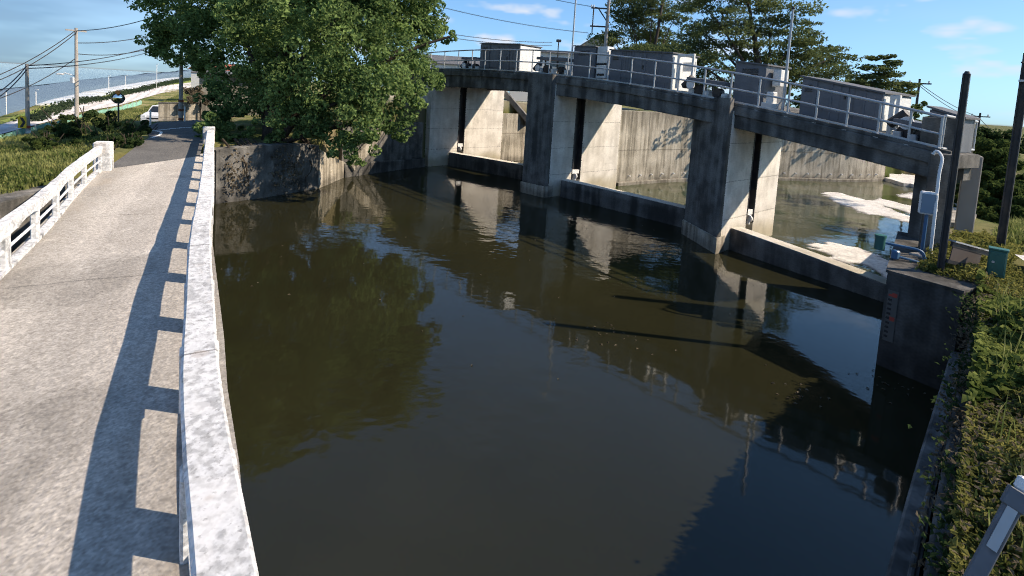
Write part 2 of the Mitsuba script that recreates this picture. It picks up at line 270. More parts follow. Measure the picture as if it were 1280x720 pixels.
def c_white(p, n, uv):
    m = fbm(p.x * 24, p.y * 24, p.z * 24, 4); f = noise(p.x * 70, p.y * 70, p.z * 70); lg = fbm(p.x * 2.5, p.y * 2.5, p.z * 2.5, 3)
    worn = smoothstep(.40, .62, m * .6 + f * .2 + lg * .2)
    c = mix((.60, .61, .62), (.30, .305, .31), worn * .8)
    drip = smoothstep(.60, .72, fbm(p.x * 6, p.y * 6, p.z * .8, 3)) * smoothstep(.0, -.06, p.z - 3.17)
    c = c * (1 - .5 * drip)
    lich = .5 * smoothstep(.60, .75, fbm(p.x * 4.2, p.y * 4.2 + 4, p.z * 4.2, 4))
    blot = smoothstep(.7, .74, noise(p.x * 4.5 + 7, p.y * 4.5, p.z * 4.5))
    c = c * (1 - .45 * lich) * (.85 + .3 * f)
    along = p.x * .53 - p.y * .85
    jn = along / 3.24 - dr.floor(along / 3.24)
    hair = smoothstep(.006, .002, dr.abs(jn - .5)) * .6 + smoothstep(.62, .78, fbm(p.x * 40, p.y * 40, p.z * 40, 3)) * .3
    rust = smoothstep(.70, .78, fbm(p.x * 3 + 2, p.y * 3, p.z * .6, 4)) * .5
    return mix(mix(c, (.66, .66, .66), blot * .4) * (1 - hair), (.24, .17, .11), rust * .6)


def c_ledge(p, n, uv):
    m = fbm(p.x * 5, p.y * 5, p.z * 5, 4)
    return mix((.12, .11, .085), (.36, .33, .27), smoothstep(.35, .65, m)) * (.8 + .4 * noise(p.x * 30, p.y * 30, p.z * 30))


def streaks(p, f=5.0):
    return fbm(p.x * f, p.y * f, p.z * .35, 4)


def c_dark(p, n, uv):  # algae stain, darkened further to carry the shade of sunless faces
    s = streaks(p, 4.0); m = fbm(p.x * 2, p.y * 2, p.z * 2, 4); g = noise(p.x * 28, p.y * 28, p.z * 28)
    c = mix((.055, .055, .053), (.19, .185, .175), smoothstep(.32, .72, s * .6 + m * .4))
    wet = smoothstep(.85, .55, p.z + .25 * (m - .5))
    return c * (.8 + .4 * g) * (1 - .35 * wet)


def c_shaded(p, n, uv):
    return c_dark(p, n, uv) * .6  # copy of the dark concrete, darkened again to paint in shade


def joints(p):
    return smoothstep(.02, .008, dr.abs(p.z - 1.25)) + smoothstep(.02, .008, dr.abs(p.z - 2.75)) + smoothstep(.02, .008, dr.abs(p.z - 4.25))


def c_pale(p, n, uv):
    s = streaks(p, 3.0); m = fbm(p.x * 1.5, p.y * 1.5, p.z * 1.5, 4); g = noise(p.x * 22, p.y * 22, p.z * 22)
    c = mix((.48, .455, .41), (.68, .655, .61), smoothstep(.3, .7, s * .5 + m * .5)) * (.88 + .24 * g)
    tide = smoothstep(1.2, .25, p.z + .5 * (m - .5))
    c = mix(c, mi.Color3f(.33, .29, .19) * (.7 + .5 * s), tide * .75)
    return c * (1 - .4 * dr.minimum(joints(p), 1))


def c_canal(p, n, uv):
    s = streaks(p, 6.0); m = fbm(p.x * 1.2, p.y * 1.2, p.z * 1.2, 4); g = noise(p.x * 20, p.y * 20, p.z * 20)
    c = mix((.17, .155, .125), (.42, .39, .33), smoothstep(.3, .68, s * .65 + m * .35)) * (.85 + .3 * g)
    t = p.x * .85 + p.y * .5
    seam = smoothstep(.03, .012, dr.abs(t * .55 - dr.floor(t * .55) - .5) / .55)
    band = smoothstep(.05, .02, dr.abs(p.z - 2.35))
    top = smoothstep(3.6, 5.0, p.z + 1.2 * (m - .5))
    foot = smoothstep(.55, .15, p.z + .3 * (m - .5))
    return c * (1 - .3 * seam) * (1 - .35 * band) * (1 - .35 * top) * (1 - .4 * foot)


def b_conc(p, n, uv):
    return fbm(p.x * 18, p.y * 18, p.z * 18, 3) * .006 + fbm(p.x * 2.5, p.y * 2.5, p.z * 2.5, 2) * .012


def b_form(p, n, uv):
    return fbm(p.x * 14, p.y * 14, p.z * 14, 3) * .004 - .012 * dr.minimum(joints(p), 1)


def b_road(p, n, uv):
    return fbm(p.x * 34, p.y * 34, 0, 2) * .008


def c_asphalt(p, n, uv):
    return mix((.075, .074, .074), (.12, .117, .112), fbm(p.x * 1.3, p.y * 1.3, 0, 4)) * (.75 + .5 * noise(p.x * 30, p.y * 30, 0))


def c_ground(p, n, uv):
    m = fbm(p.x * .35, p.y * .35, 0, 4); f = fbm(p.x * 4, p.y * 4, 0, 3)
    c = mix((.055, .075, .022), (.15, .14, .06), smoothstep(.3, .7, m * .6 + f * .4))
    dirt = smoothstep(.58, .68, fbm(p.x * .9 + 5, p.y * .9, 3, 4))
    c = mix(c, (.2, .165, .11), dirt * .7)
    return mix(c, (.30, .28, .24), smoothstep(4.0, 4.8, p.z) * .6 * smoothstep(.3, .6, m))


def c_gray_field(p, n, uv):
    t = p.x * .81 + p.y * .59
    row = .5 + .5 * dr.sin(t * 5.5 + 2 * noise(p.x * .4, p.y * .4, 0))
    m = fbm(p.x * .6, p.y * .6, 0, 4); f = noise(p.x * 5, p.y * 5, 0)
    return mix((.20, .185, .17), (.52, .50, .50), dr.clip(row * .35 + m * .45 + f * .35, 0, 1))


def c_green_field(p, n, uv):
    return mix((.07, .11, .025), (.17, .19, .06), fbm(p.x * .5, p.y * .5, 0, 4))


def c_sand(p, n, uv):
    m = fbm(p.x * 2.2, p.y * 2.2, 0, 4)
    wet = smoothstep(.035, .005, p.z + .02 * (m - .5)) * smoothstep(.5, .2, p.z)
    return mix((.46, .44, .40), (.70, .68, .64), m) * (.8 + .4 * noise(p.x * 14, p.y * 14, 0)) * (1 - .62 * wet)


def leafcol(a, b, sc):
    def f(p, n, uv):
        m = fbm(p.x * sc, p.y * sc, p.z * sc, 2); f_ = noise(p.x * 9, p.y * 9, p.z * 9)
        return mix(a, b, smoothstep(.2, .8, m * .5 + f_ * .5))
    return f


def leafmat(a, b, sc, dt=.9, ro=.45):
    return {'type': 'principledthin', 'base_color': proc(leafcol(a, b, sc)), 'roughness': ro, 'diff_trans': dt, 'spec_trans': 0.0, 'eta': 1.4}


def c_bark(p, n, uv):
    return mix((.025, .021, .017), (.085, .07, .056), fbm(p.x * 9, p.y * 9, p.z * 3, 4))


def c_pole(p, n, uv):
    return mix((.28, .26, .24), (.42, .39, .36), fbm(p.x * 3, p.y * 3, p.z * 1.2, 3))


def c_steel_dark(p, n, uv):
    r = fbm(p.x * 5, p.y * 5, p.z * 2.5, 4)
    return mix((.022, .023, .028), (.055, .047, .042), smoothstep(.45, .7, r))


def c_galv(p, n, uv):
    r = fbm(p.x * 6, p.y * 6, p.z * 6, 3)
    return mix((.36, .38, .40), (.52, .54, .56), r) * (1 - .4 * smoothstep(.68, .8, fbm(p.x * 3, p.y * 3, p.z * 9, 3)))


def c_panel(p, n, uv):
    s = fbm(p.x * 4, p.y * 4, p.z * .6, 3)
    return mix((.105, .115, .135), (.15, .16, .18), s) * (1 - .35 * smoothstep(.62, .78, fbm(p.x * 9, p.y * 9, p.z * .5, 3))) * (.93 + .14 * noise(p.x * 18, p.y * 18, p.z * 18))


def c_cab(p, n, uv):
    s = fbm(p.x * 5, p.y * 5, p.z * .8, 3)
    return mix((.56, .57, .56), (.72, .73, .72), s)


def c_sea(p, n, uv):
    return mix((.15, .235, .30), (.19, .285, .345), smoothstep(200, 2500, dr.abs(p.y)))  # lighter with distance: haze painted into the sea colour


def c_greenhouse(p, n, uv):
    return mix((.36, .39, .41), (.56, .58, .59), noise(p.x * .5, p.y * .5, p.z))


def c_water(p, n, uv):
    return mix((.0150, .0150, .0072), (.0200, .0198, .0092), fbm(p.x * .5, p.y * .5, 0, 3))


def c_shallow(p, n, uv):
    m = fbm(p.x * .45 + 2, p.y * .45, 0, 4)
    return mix((.062, .063, .038), (.030, .039, .013), smoothstep(.4, .65, m))


def b_water(p, n, uv):
    calm = .25 + .75 * smoothstep(.4, .62, fbm(p.x * .22 + 5, p.y * .22, 0, 2))
    return (fbm(p.x * 1.5 + .6 * noise(p.x, p.y, 2), p.y * 2.4, 0, 3) * .0095 + noise(p.x * 6, p.y * 9, 1) * .0016 + noise(p.x * 11, p.y * 15, 4) * .0016 * smoothstep(.5, .68, fbm(p.x * .3 + 1, p.y * .3 + 7, 3, 2))) * calm


def water(col, bs=1.0):
    return two({'type': 'bumpmap', 'arbitrary': proc(b_water, eps=.01), 'scale': bs,
                'bsdf': {'type': 'principled', 'base_color': proc(col), 'roughness': .045, 'specular': .40}})


M = {
    'road_concrete': rough(c_road, .9, .25, b_road), 'white_paint': rough(c_white, .8, .3, b_conc, .7), 'ledge_concrete': rough(c_ledge, .9, .2, b_conc, 1.5),
    'shaded_concrete': rough(c_shaded, .85, .25, b_conc), 'dark_concrete': rough(c_dark, .9, .25, b_conc), 'pale_concrete': rough(c_pale, .88, .25, b_form), 'canal_concrete': rough(c_canal, .9, .2, b_conc),
    'asphalt': rough(c_asphalt, .85, .3), 'earth': rough(c_ground, 1.0, .1), 'gray_field': rough(c_gray_field, .95, .1), 'green_field': rough(c_green_field, 1, .1),
    'sand': rough(c_sand, .95, .1, b_road, .8), 'bark': rough(c_bark, .95, .1), 'pole_concrete': rough(c_pole, .85, .25),
    'dark_steel': rough(c_steel_dark, .5, .5), 'galvanised': rough(c_galv, .45, .5, metallic=.35), 'panel_grey': rough(c_panel, .55, .4), 'cabinet_white': rough(c_cab, .5, .4),
    'sea': rough(c_sea, .6, .3), 'greenhouse_film': rough(c_greenhouse, .4, .5),
    'water': water(c_water), 'shallow_water': water(c_shallow, 1.8),
    'leaf_big': leafmat((.034, .075, .028), (.33, .45, .16), .8, .95, .38), 'leaf_layer': leafmat((.05, .08, .036), (.20, .235, .09), .5), 'leaf_hedge': leafmat((.035, .06, .02), (.11, .15, .045), .9),
    'leaf_shrub': leafmat((.022, .045, .018), (.08, .12, .045), 1.2), 'leaf_cover': leafmat((.05, .075, .02), (.36, .34, .11), 1.6), 'leaf_dry': leafmat((.10, .085, .06), (.26, .22, .16), 2.0),
    'leaf_broad': leafmat((.05, .085, .02), (.24, .28, .085), 1.4),
    'blade': leafmat((.075, .12, .03), (.40, .40, .16), .8), 'leaf_far': leafmat((.035, .055, .035), (.07, .10, .05), .15),
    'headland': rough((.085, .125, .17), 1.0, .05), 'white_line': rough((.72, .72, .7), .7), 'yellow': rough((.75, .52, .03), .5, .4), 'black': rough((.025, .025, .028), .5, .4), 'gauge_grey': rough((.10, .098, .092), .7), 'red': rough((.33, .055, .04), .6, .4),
    'blue': rough((.045, .12, .235), .45, .5), 'teal': rough((.03, .115, .10), .45, .5), 'grey_face': rough((.17, .24, .33), .45, .5), 'white_metal': rough((.68, .69, .7), .45, .5),
    'net': two({'type': 'principledthin', 'base_color': {'type': 'rgb', 'value': [.22, .46, .38]}, 'roughness': .8, 'diff_trans': .5, 'spec_trans': 0.0}) if False else rough((.20, .40, .33), .9, .1),
    'car_paint': rough((.6, .62, .64), .25, .6, clearcoat=.6), 'glass_dark': rough((.02, .025, .03), .08, .7), 'rubber': rough((.02, .02, .02), .8), 'cable': rough((.03, .03, .033), .6),
    'plate_brown': rough((.075, .062, .058), .7, .3), 'rust': rough((.19, .075, .045), .8, .2), 'roof_red': rough((.36, .12, .085), .8, .2), 'roof_grey': rough((.12, .125, .135), .7, .3), 'wall_white': rough((.66, .65, .62), .85, .2), 'wall_tan': rough((.42, .38, .29), .85, .2),
    'mirror_glass': two({'type': 'conductor', 'specular_reflectance': {'type': 'rgb', 'value': [.8, .8, .8]}}), 'orange': rough((.62, .22, .05), .6, .3), 'lamp_glass': rough((.7, .72, .72), .15, .6),
}
for k_, b_ in M.items(): scene['mat_' + k_] = b_

# ------------------------------------------------------------------ ground, water, sea
CANAL = Polygon([(-12.5, -20), (-12.6, 5), (-13.0, 10), (-13.6, 13), (-14.2, 15.5), (-13.42, 21.3), (-12.22, 22.75), (-10.8, 25.73), (-10.78, 29.1), (-9.2, 31.98), (-7.03, 35.6), (-2.07, 40.75), (3, 46), (8.4, 40.5),
                 (4.9, 32.9), (6.14, 32.85), (12.31, 37.17), (20.86, 40.96), (27.6, 42.86), (32.36, 45.37), (37, 50), (45, 52), (41, 44), (34, 37.5), (15.2, 18.4), (11.4, 15.2), (8.28, 11.15), (9.0, 10.17), (4.83, 5.81), (2.0, 2.7), (-1, -1), (-4, -4.5), (-6, -20)])
ROADX = Polygon(K['cross']).buffer(.5)
CTRL = np.array([(-13.5, 12.5, 1.9), (-15, 14, 2.0), (-17, 17, 2.1), (-20, 18, 1.9), (-24, 24, 1.75), (-28, 27, 1.5), (-35, 36, 1.5), (-48, 48, 1.5), (-60, 80, 1.5), (-100, 150, 1.5), (-200, 300, 1.5), (-16, 8, 1.8), (-22, 8, 1.6), (-20, -10, 1.6),
                 (-15, 19, 2.5), (-18, 24, 2.5), (-22, 30, 2.5), (-25.5, 35.5, 1.95), (-29.5, 38.5, 1.5), (-20, 32, 2.5), (-13.6, 20.5, 2.5), (-28, 40, 1.6), (-40, 60, 1.5),
                 (-14, 24, 2.5), (-12.5, 26, 2.5), (-14, 30, 3.0), (-11.5, 32, 3.2), (-10, 36, 4.6), (-6, 41, 5.3), (-16, 38, 4.0), (-24, 44, 2.3),
                 (0, 48, 5), (-5, 50, 5), (5, 50, 5), (12, 40, 5), (16, 42, 5), (20, 47, 5), (30, 50, 4.6), (45, 65, 3), (0, 70, 5), (-20, 70, 4), (-15, 48, 4.8), (60, 80, 1.5), (100, 120, .5), (10, 37.5, 5), (6, 35, 5), (24, 44, 5), (32, 47.5, 4.4), (0, 120, 5), (60, 160, 3),
                 (9.5, 10.5, 2.1), (10, 12, 2.1), (12, 13, 2.15), (14, 16.0, 2.1), (17, 16, 2.1), (20, 18, 1.7), (25, 24, 1.2), (36, 35, 1), (8, 7, 2.3), (5, 4, 2.25), (3, 1, 2.2), (10, 3, 2.5), (20, 5, 2.4), (40, 20, 2), (0, -4, 2.2), (60, 50, 1), (100, 60, 1)])


def coast_side(x, y):
    """distance seaward of the shore, negative on land"""
    P = np.array([(-34, -400), (-34, 20)] + K['coast'] + [(-2600, 3900)])
    best = np.full(np.shape(x), 1e9); sgn = np.zeros(np.shape(x))
    for a, b in zip(P[:-1], P[1:]):
        d = b - a; L = d @ d
        t = np.clip(((x - a[0]) * d[0] + (y - a[1]) * d[1]) / L, 0, 1)
        qx, qy = x - a[0] - t * d[0], y - a[1] - t * d[1]
        dd = np.hypot(qx, qy); cr = d[0] * (y - a[1]) - d[1] * (x - a[0])
        up = dd < best - 1e-9; best = np.where(up, dd, best); sgn = np.where(up, np.sign(cr), sgn)
    return best * sgn


def ground_z(x, y):
    x = np.asarray(x, float); y = np.asarray(y, float)
    w = 0; s = 0
    for a, b, z in CTRL:
        q = 1 / ((x - a) ** 2 + (y - b) ** 2 + .3) ** 1.7
        w = w + q; s = s + q * z
    z = s / w
    far = np.clip((np.hypot(x, y) - 120) / 200, 0, 1); z = z * (1 - far) + 1.5 * far
    flat = np.clip((12 + .06 * y + coast_side(x, y)) / 5, 0, 1) * np.clip((y - 18) / 4, 0, 1) * np.clip((-24 - x) / 3, 0, 1); z = z * (1 - flat) + 1.5 * flat
    return z + (.10 - .07 * flat) * (meshkit.fbm(np.stack([x * .7, y * .7, 0 * x], -1), 3, 2) - .5) * (1 - far)


def axis(lo, hi, step, far0, far1):
    a = list(np.arange(lo, hi, step)); s = step; v = hi
    while v < far1: a.append(v); s *= 1.16; v += s
    s = step; v = lo - step
    while v > far0: a.insert(0, v); s *= 1.16; v -= s
    return np.array(a)


gx = axis(-46, 40, .33, -6000, 6000); gy = axis(-6, 56, .33, -300, 7000)
X, Y = np.meshgrid(gx, gy); Z = ground_z(X, Y)
inroad = shapely.contains_xy(ROADX, X, Y); Z = np.where(inroad, 2.57, Z)
ROADBED = Polygon([(-16.2, 20.2), (-12.2, 20.6), (2, -3), (4, -8), (-1, -8), (-12.8, 14)])
incan = shapely.contains_xy(CANAL.buffer(.5), X, Y); Z = np.where(incan, -1.3, Z)
cs = coast_side(X, Y); Z = np.where(cs > 0, np.minimum(Z, 1.5 - np.clip(cs, 0, 40) * .8), Z)
nx, ny = len(gx), len(gy)
idx = np.arange(nx * ny).reshape(ny, nx)
F = np.vstack([np.c_[idx[:-1, :-1].ravel(), idx[:-1, 1:].ravel(), idx[1:, 1:].ravel()], np.c_[idx[:-1, :-1].ravel(), idx[1:, 1:].ravel(), idx[1:, :-1].ravel()]])
setting('ground', trimesh.Trimesh(np.c_[X.ravel(), Y.ravel(), Z.ravel()], F, process=False), 'earth', smooth=True)
FARPOOL = Polygon([(5.87, 31.5), (6.14, 32.85), (12.31, 37.17), (20.86, 40.96), (27.6, 42.86), (32.36, 45.37), (37, 50), (45, 52), (41, 44), (34, 37.5), (15.2, 18.4), (11.6, 15.6), (9.4, 20.6), (3.4, 29.3)])
W0 = CANAL.buffer(.35)
setting('canal_water', sheet(W0.difference(FARPOOL), 0.0), 'water', 'dark olive still water of the canal pool in front of the sluice')
setting('shallow_water', sheet(FARPOOL.buffer(.3).intersection(W0), 0.0), 'shallow_water', 'shallow brown green water behind the sluice')
sx_, sy_ = axis(-120, 120, 12, -14000, 14000), axis(-60, 200, 12, -3000, 16000)
SX, SY = np.meshgrid(sx_, sy_); i_ = np.arange(SX.size).reshape(SX.shape)
setting('sea', trimesh.Trimesh(np.c_[SX.ravel(), SY.ravel(), np.full(SX.size, -9.0)], np.vstack([np.c_[i_[:-1, :-1].ravel(), i_[:-1, 1:].ravel(), i_[1:, 1:].ravel()], np.c_[i_[:-1, :-1].ravel(), i_[1:, 1:].ravel(), i_[1:, :-1].ravel()]]), process=False), 'sea', 'pale blue sea coloured like hazy sky beyond the fields')  # sea sheet stands in for low hazy sky


def wobble(poly, seed, amp=.12):
    r = np.random.default_rng(seed); P = np.array(poly + poly[:1]); out = []
    for a, b in zip(P[:-1], P[1:]):
        for t in np.linspace(0, 1, 7)[:-1]: out.append(a + (b - a) * t + r.normal(size=2) * amp * (t > 0))
    return Polygon(out).buffer(0)


for i, b in enumerate(K['bars']):
    g = wobble(b, 30 + i); g = g if g.geom_type == 'Polygon' else max(g.geoms, key=lambda q: q.area)
    gb = g.buffer(.45); x0, y0, x1, y1 = gb.bounds; QX, QY = np.meshgrid(np.arange(x0, x1, .11), np.arange(y0, y1, .11)); Q = np.c_[QX.ravel(), QY.ravel()] + np.random.default_rng(60 + i).normal(size=(QX.size, 2)) * .02
    Q = Q[shapely.contains_xy(gb, Q[:, 0], Q[:, 1])]
    dq = shapely.distance(shapely.points(Q), g.exterior) * np.where(shapely.contains_xy(g, Q[:, 0], Q[:, 1]), 1, -1) + .95 * (meshkit.fbm(np.c_[Q * 1.7, 0 * Q[:, 0]], 5, i) - .5) - .02
    hq = np.clip(dq * .22, -.06, .045) + .02 * (meshkit.fbm(np.c_[Q * 5, 0 * dq], 3, i) - .5) * (dq > 0)
    from scipy.spatial import Delaunay
    T = Delaunay(Q).simplices; cc = Q[T].mean(1); T = T[shapely.contains_xy(gb, cc[:, 0], cc[:, 1]) & (hq[T].max(1) > -.02)]
    m = trimesh.Trimesh(np.c_[Q, hq], T, process=False)
    m.faces = np.where((m.face_normals[:, 2] < 0)[:, None], m.faces[:, ::-1], m.faces)
    setting('sandbar', m, 'sand', smooth=True)
setting('far_beach', prism(wobble(K['farbank'], 3, .2), -.2, .3), 'sand', 'pale sloping bank at the far end of the shallow water')

# field strips on the left
def strip(a, b, z):
    return sheet(Polygon(list(a) + list(b)[::-1]).buffer(0), z)


setting('ploughed_field', strip(K['gray_hi'], K['gray_lo'], 1.56), 'gray_field', 'strip of pale grey mulched field beyond the net fence')
hl = K['hedge_lo'] + [[-700, 1010]]; gh = [[-29.92, 25.51]] + K['gray_hi'][1:] + [[-420, 620]]
setting('green_field', strip(hl, gh, 1.545), 'green_field', 'strip of green field beyond the grey one')
PATH = Polygon([(12.3, 12.5), (11.75, 11.5), (10.9, 10.4), (9.9, 8.6), (12.5, 9.5), (15, 12)])
setting('gravel_path', sheet(PATH, 2.42), 'sand', 'pale gravel path on the right bank')

r = np.random.default_rng(77); c_ = np.vstack([r.normal(size=(26, 2)) * (.5, .35) + (2.4, 11.6), r.normal(size=(18, 2)) * (.4, .3) + (5.6, 9.6), np.c_[r.uniform(-9, 6, 70), r.uniform(9, 24, 70)], r.normal(size=(26, 2)) * (.3, .3) + (7.9, 10.2)])
c_ = c_[shapely.contains_xy(CANAL, c_[:, 0], c_[:, 1])]
k = setting('floating_leaves', leaves(np.c_[c_, np.full(len(c_), .008)], .07, 78, 3.0), 'leaf_dry', 'small leaves and scum floating on the dark pool', kind='stuff'); labels[k]['category'] = 'leaves'

# low headland beyond the shore, distance haze painted in as its blue colour
hp = np.array(K['headland']); tops = spline(hp, 60); tops[:, 2] += .04 * np.linalg.norm(tops[:, :2], axis=1) * .12 * (meshkit.fbm(np.c_[np.arange(60) * .35, np.zeros(60), np.zeros(60)], 4, 5) - .5)
setting('far_headland', loft(np.c_[tops[:, :2], 0 * tops[:, 2]], np.array([[(10, -9.5), (3, z - .5), (0, z), (-14, z - .5), (-50, -9.5)] for z in tops[:, 2]])), 'headland', 'low headland coloured haze blue beyond the shore', smooth=True)

# ------------------------------------------------------------------ the near road bridge
RZ, PZ = 2.60, 3.20
Lp = [(-16.2, 24.7), (-13.54, 20.49), (-6.65, 9.81), (-4.79, 6.88), (-3.45, 4.9), (-2.55, 3.58), (-2.18, 3.08), (-1.73, 2.49), (-1.46, 2.15), (-.85, 1.25), (1.2, -2.2)]
LEDGE = [(-14.15, 21.89), (-12.24, 19.02), (-5.63, 8.72), (-3.35, 5.43), (-2.72, 4.48), (-2.07, 3.58), (-1.63, 2.92), (-1.23, 2.31), (-0.57, 1.32), (1.41, -1.89)]
RAILB = [(-12.59, 14.24), (-11.18, 12.12), (-10.19, 10.71), (-9.17, 9.32), (-8.25, 8.01), (-7.4, 6.74), (-6.55, 5.47), (-5.71, 4.2), (-4.81, 2.84), (-3.86, 1.32), (-1.89, -2.07)]
left_edge = [(x - .12, y - .07) for x, y in RAILB]
slab = Polygon(left_edge + [(1.7, -2.2)] + LEDGE[::-1][1:-1] + [(-12.1, 18.7), (-13.6, 16.7), (-13.0, 15.1)])
setting('road', prism(slab, 1.95, RZ), 'road_concrete', 'rough pale concrete road of the near bridge')
apron = Polygon(K['cross'])
setting('asphalt_road', sheet(apron, RZ + .004), 'asphalt', 'dark asphalt road in the tree shade beyond the bridge')
lane = LineString(K['line']).buffer(.06)
ln = whole('edge_line', sheet(lane, RZ + .009), 'white_line', 'curved white line painted on the dark asphalt beyond the bridge', 'road marking')
ln2 = whole('edge_line', sheet(LineString(K['line2']).buffer(.07), RZ + .009), 'white_line', 'straight white line painted along the far edge of the asphalt', 'road marking')
for k in (ln, ln2): pass


def parapet(k, path, posts, height, width, mat, bites, pipe, seed, st=.14, low=-.235, sw=.9, pw=.13, pl=1.12):
    r = np.random.default_rng(seed)
    path = np.asarray(path, float); w = width / 2
    P = np.c_[path, np.full(len(path), RZ + height)]
    prof = [(-w, -st), (-w, -.02), (-w + .02, 0), (w - .02, 0), (w, -.02), (w, -st)]
    P2 = P.copy(); P2[:, 2] += .006 * r.normal(size=len(P))
    put('top_beam', loft(P2, prof), mat, k)
    put('kerb', loft(np.c_[path, np.full(len(path), RZ)], [(-w * .8, -.05), (-w * .8, .05), (w * .8, .05), (w * .8, -.05)]), mat, k)
    ls = LineString(path)
    for i, (a, b) in enumerate(zip(posts[:-1], posts[1:])):
        A = np.array(ls.interpolate(a).coords[0]); B = np.array(ls.interpolate(b).coords[0]); L = np.linalg.norm(B - A)
        e = np.r_[(B - A) / L, 0]; s = np.array([e[1], -e[0], 0])
        pts = [(0, -st + .005), (L, -st + .005)]
        bottom = [(L, low)]
        n = 30
        for t in np.linspace(1, 0, n)[1:-1]:
            z = low + .003 * r.normal()
            for (bi, c0, hw, dp) in bites:
                if bi == i and abs(t - c0) < hw: z = low + dp * math.sqrt(1 - ((t - c0) / hw) ** 2) + .004 * r.normal()
            bottom.append((t * L, min(z, -st - .004)))
        pts += bottom + [(0, low)]
        m = trimesh.creation.extrude_polygon(Polygon(pts).buffer(0), width * sw, engine='earcut')
        V = m.vertices.copy(); o = np.r_[A, RZ + height]
        m.vertices = o + V[:, :1] * e + V[:, 1:2] * np.array([0, 0, 1.]) + (V[:, 2:] - width * sw / 2) * s
        m.fix_normals()
        put('beam_skirt', m, mat, k)
        if pipe: put('mid_pipe', tube([np.r_[A, RZ + .30], np.r_[B, RZ + .30]], .022, 8), 'white_metal', k)
    for a in posts:
        A = np.array(ls.interpolate(a).coords[0]); B = np.array(ls.interpolate(a + .1).coords[0]); e = np.r_[unit(B - A), 0]; s = np.array([e[1], -e[0], 0])
        put('post', boxf(np.r_[A, RZ], e, s, (0, 0, 1), -pw, pw, -w * pl, w * pl, -.02, height - .05, .015), mat, k)


rp = spline([(x + .115, y + .075) for x, y in Lp], 60)[:, :2]
k = thing('bridge_parapet', 'weathered white parapet on the water side of the near bridge, broken along its underside', 'parapet')
tot = LineString(rp).length
rposts = list(np.arange(.17, tot, 1.62))
pj = lambda x, y: LineString(rp).project(Point(x, y))
nb = lambda x, y: int(np.searchsorted(rposts, pj(x, y)) - 1)
b0 = nb(-2.9, 4.2)
parapet(k, rp, rposts, PZ - RZ, .27, 'white_paint', [(b0 + 1, .62, .36, .065), (b0 - 1, .42, .34, .06), (b0 - 2, .5, .4, .05)], False, 3, .06, -.125, .5, .085)
put('end_post', box((-14.1, 21.5, RZ + .34), (.46, .5, .76), .56, .03), 'white_paint', k)
lp_ = spline(RAILB, 50)[:, :2]
k = thing('bridge_parapet', 'white parapet on the field side of the near bridge, stout posts and a thin pipe', 'parapet')
lps = [LineString(lp_).project(Point(*q)) for q in RAILB[1:-1]]
parapet(k, lp_, [.25] + lps, .74, .15, 'white_paint', [(2, .6, .28, .03), (4, .4, .3, .05)], True, 4, .13, -.21, .85, .10, .62)
put('end_post', box((-12.5, 14.2, RZ + .4), (.42, .46, .88), .56, .03), 'white_paint', k)

# ------------------------------------------------------------------ canal walls
def wall(path, ztop, thick, z0=-1.3, prof=None):
    """wall whose water face follows the path; the body lies to the left of travel; ztop per point"""
    path = np.asarray(path, float); P = np.c_[path, np.zeros(len(path))]
    pr = [[(0, z0), (-.02, zt - .03), (-.05, zt), (-thick, zt), (-thick, z0)] for zt in ztop]
    return loft(P, np.array(pr))


def dens(P, zt, n):
    q = spline(np.c_[np.asarray(P, float), zt], n); return q[:, :2], q[:, 2]


WT = .95
a, z = dens([(-12.55, -12), (-12.6, 5), (-13.0, 10), (-13.6, 13), (-14.2, 15.5), (-13.42, 21.3)], [1.9, 1.9, 1.95, 2.0, 1.9, 1.9], 40)
whole('canal_wall', wall(a, z, WT), 'dark_concrete', 'grey concrete canal wall seen beyond the white parapet at the left edge, grass growing on top', 'wall')
a, z = dens([(-13.42, 21.0), (-12.22, 22.75), (-11.4, 24.4), (-10.85, 25.6)], [2.36, 2.5, 2.45, 2.3], 24)
whole('bank_wall', wall(a, z, WT), 'dark_concrete', 'dark mottled bank wall under the big tree with roots hanging over it', 'wall')
a, z = dens([(-10.8, 25.65), (-10.78, 27.3), (-10.76, 29.1)], [2.1, 1.5, .95], 14)
whole('bank_wall', wall(a, z, WT), 'canal_concrete', 'low sunlit bank wall sloping down to the water below the tree branches', 'wall')
a, z = dens([(-10.7, 29.05), (-9.2, 31.98), (-7.2, 35.3)], [.85, .72, .6], 16)
k = thing('bank_wall', 'smooth grey bank wall with a ledge at its foot beside the left end of the sluice', 'wall')
put('foot_ledge', wall(a, z, .5), 'dark_concrete', k)
put('upper_wall', wall(a + np.array([-.28, .16]), z * 0 + 3.2, .8, .2), 'dark_concrete', k)
e = unit(np.array([1.2, 2.5, 2.3])); s_ = unit(np.cross(e, (0, 0, 1))); u_ = np.cross(s_, e)
k = thing('stair_flank', 'sloping sunlit concrete stair flank half hidden by leaves on the left bank', 'stair')
put('slab', boxf((-10.55, 29.3, .75), e, s_, u_, 0, 3.9, -.14, .14, -.5, .1, .02), 'canal_concrete', k)
for i in range(2):
    o = np.array([-10.55, 29.3, .75]) + e * (1.2 + i * 1.5)
    put('rail_post', tube([o + u_ * .05, o + np.array([0, 0, .9])], .03), 'dark_steel', k)
put('handrail', tube([np.array([-10.55, 29.3, 1.6]) + e * .6, np.array([-10.55, 29.3, 1.6]) + e * 3.6], .03), 'dark_steel', k)

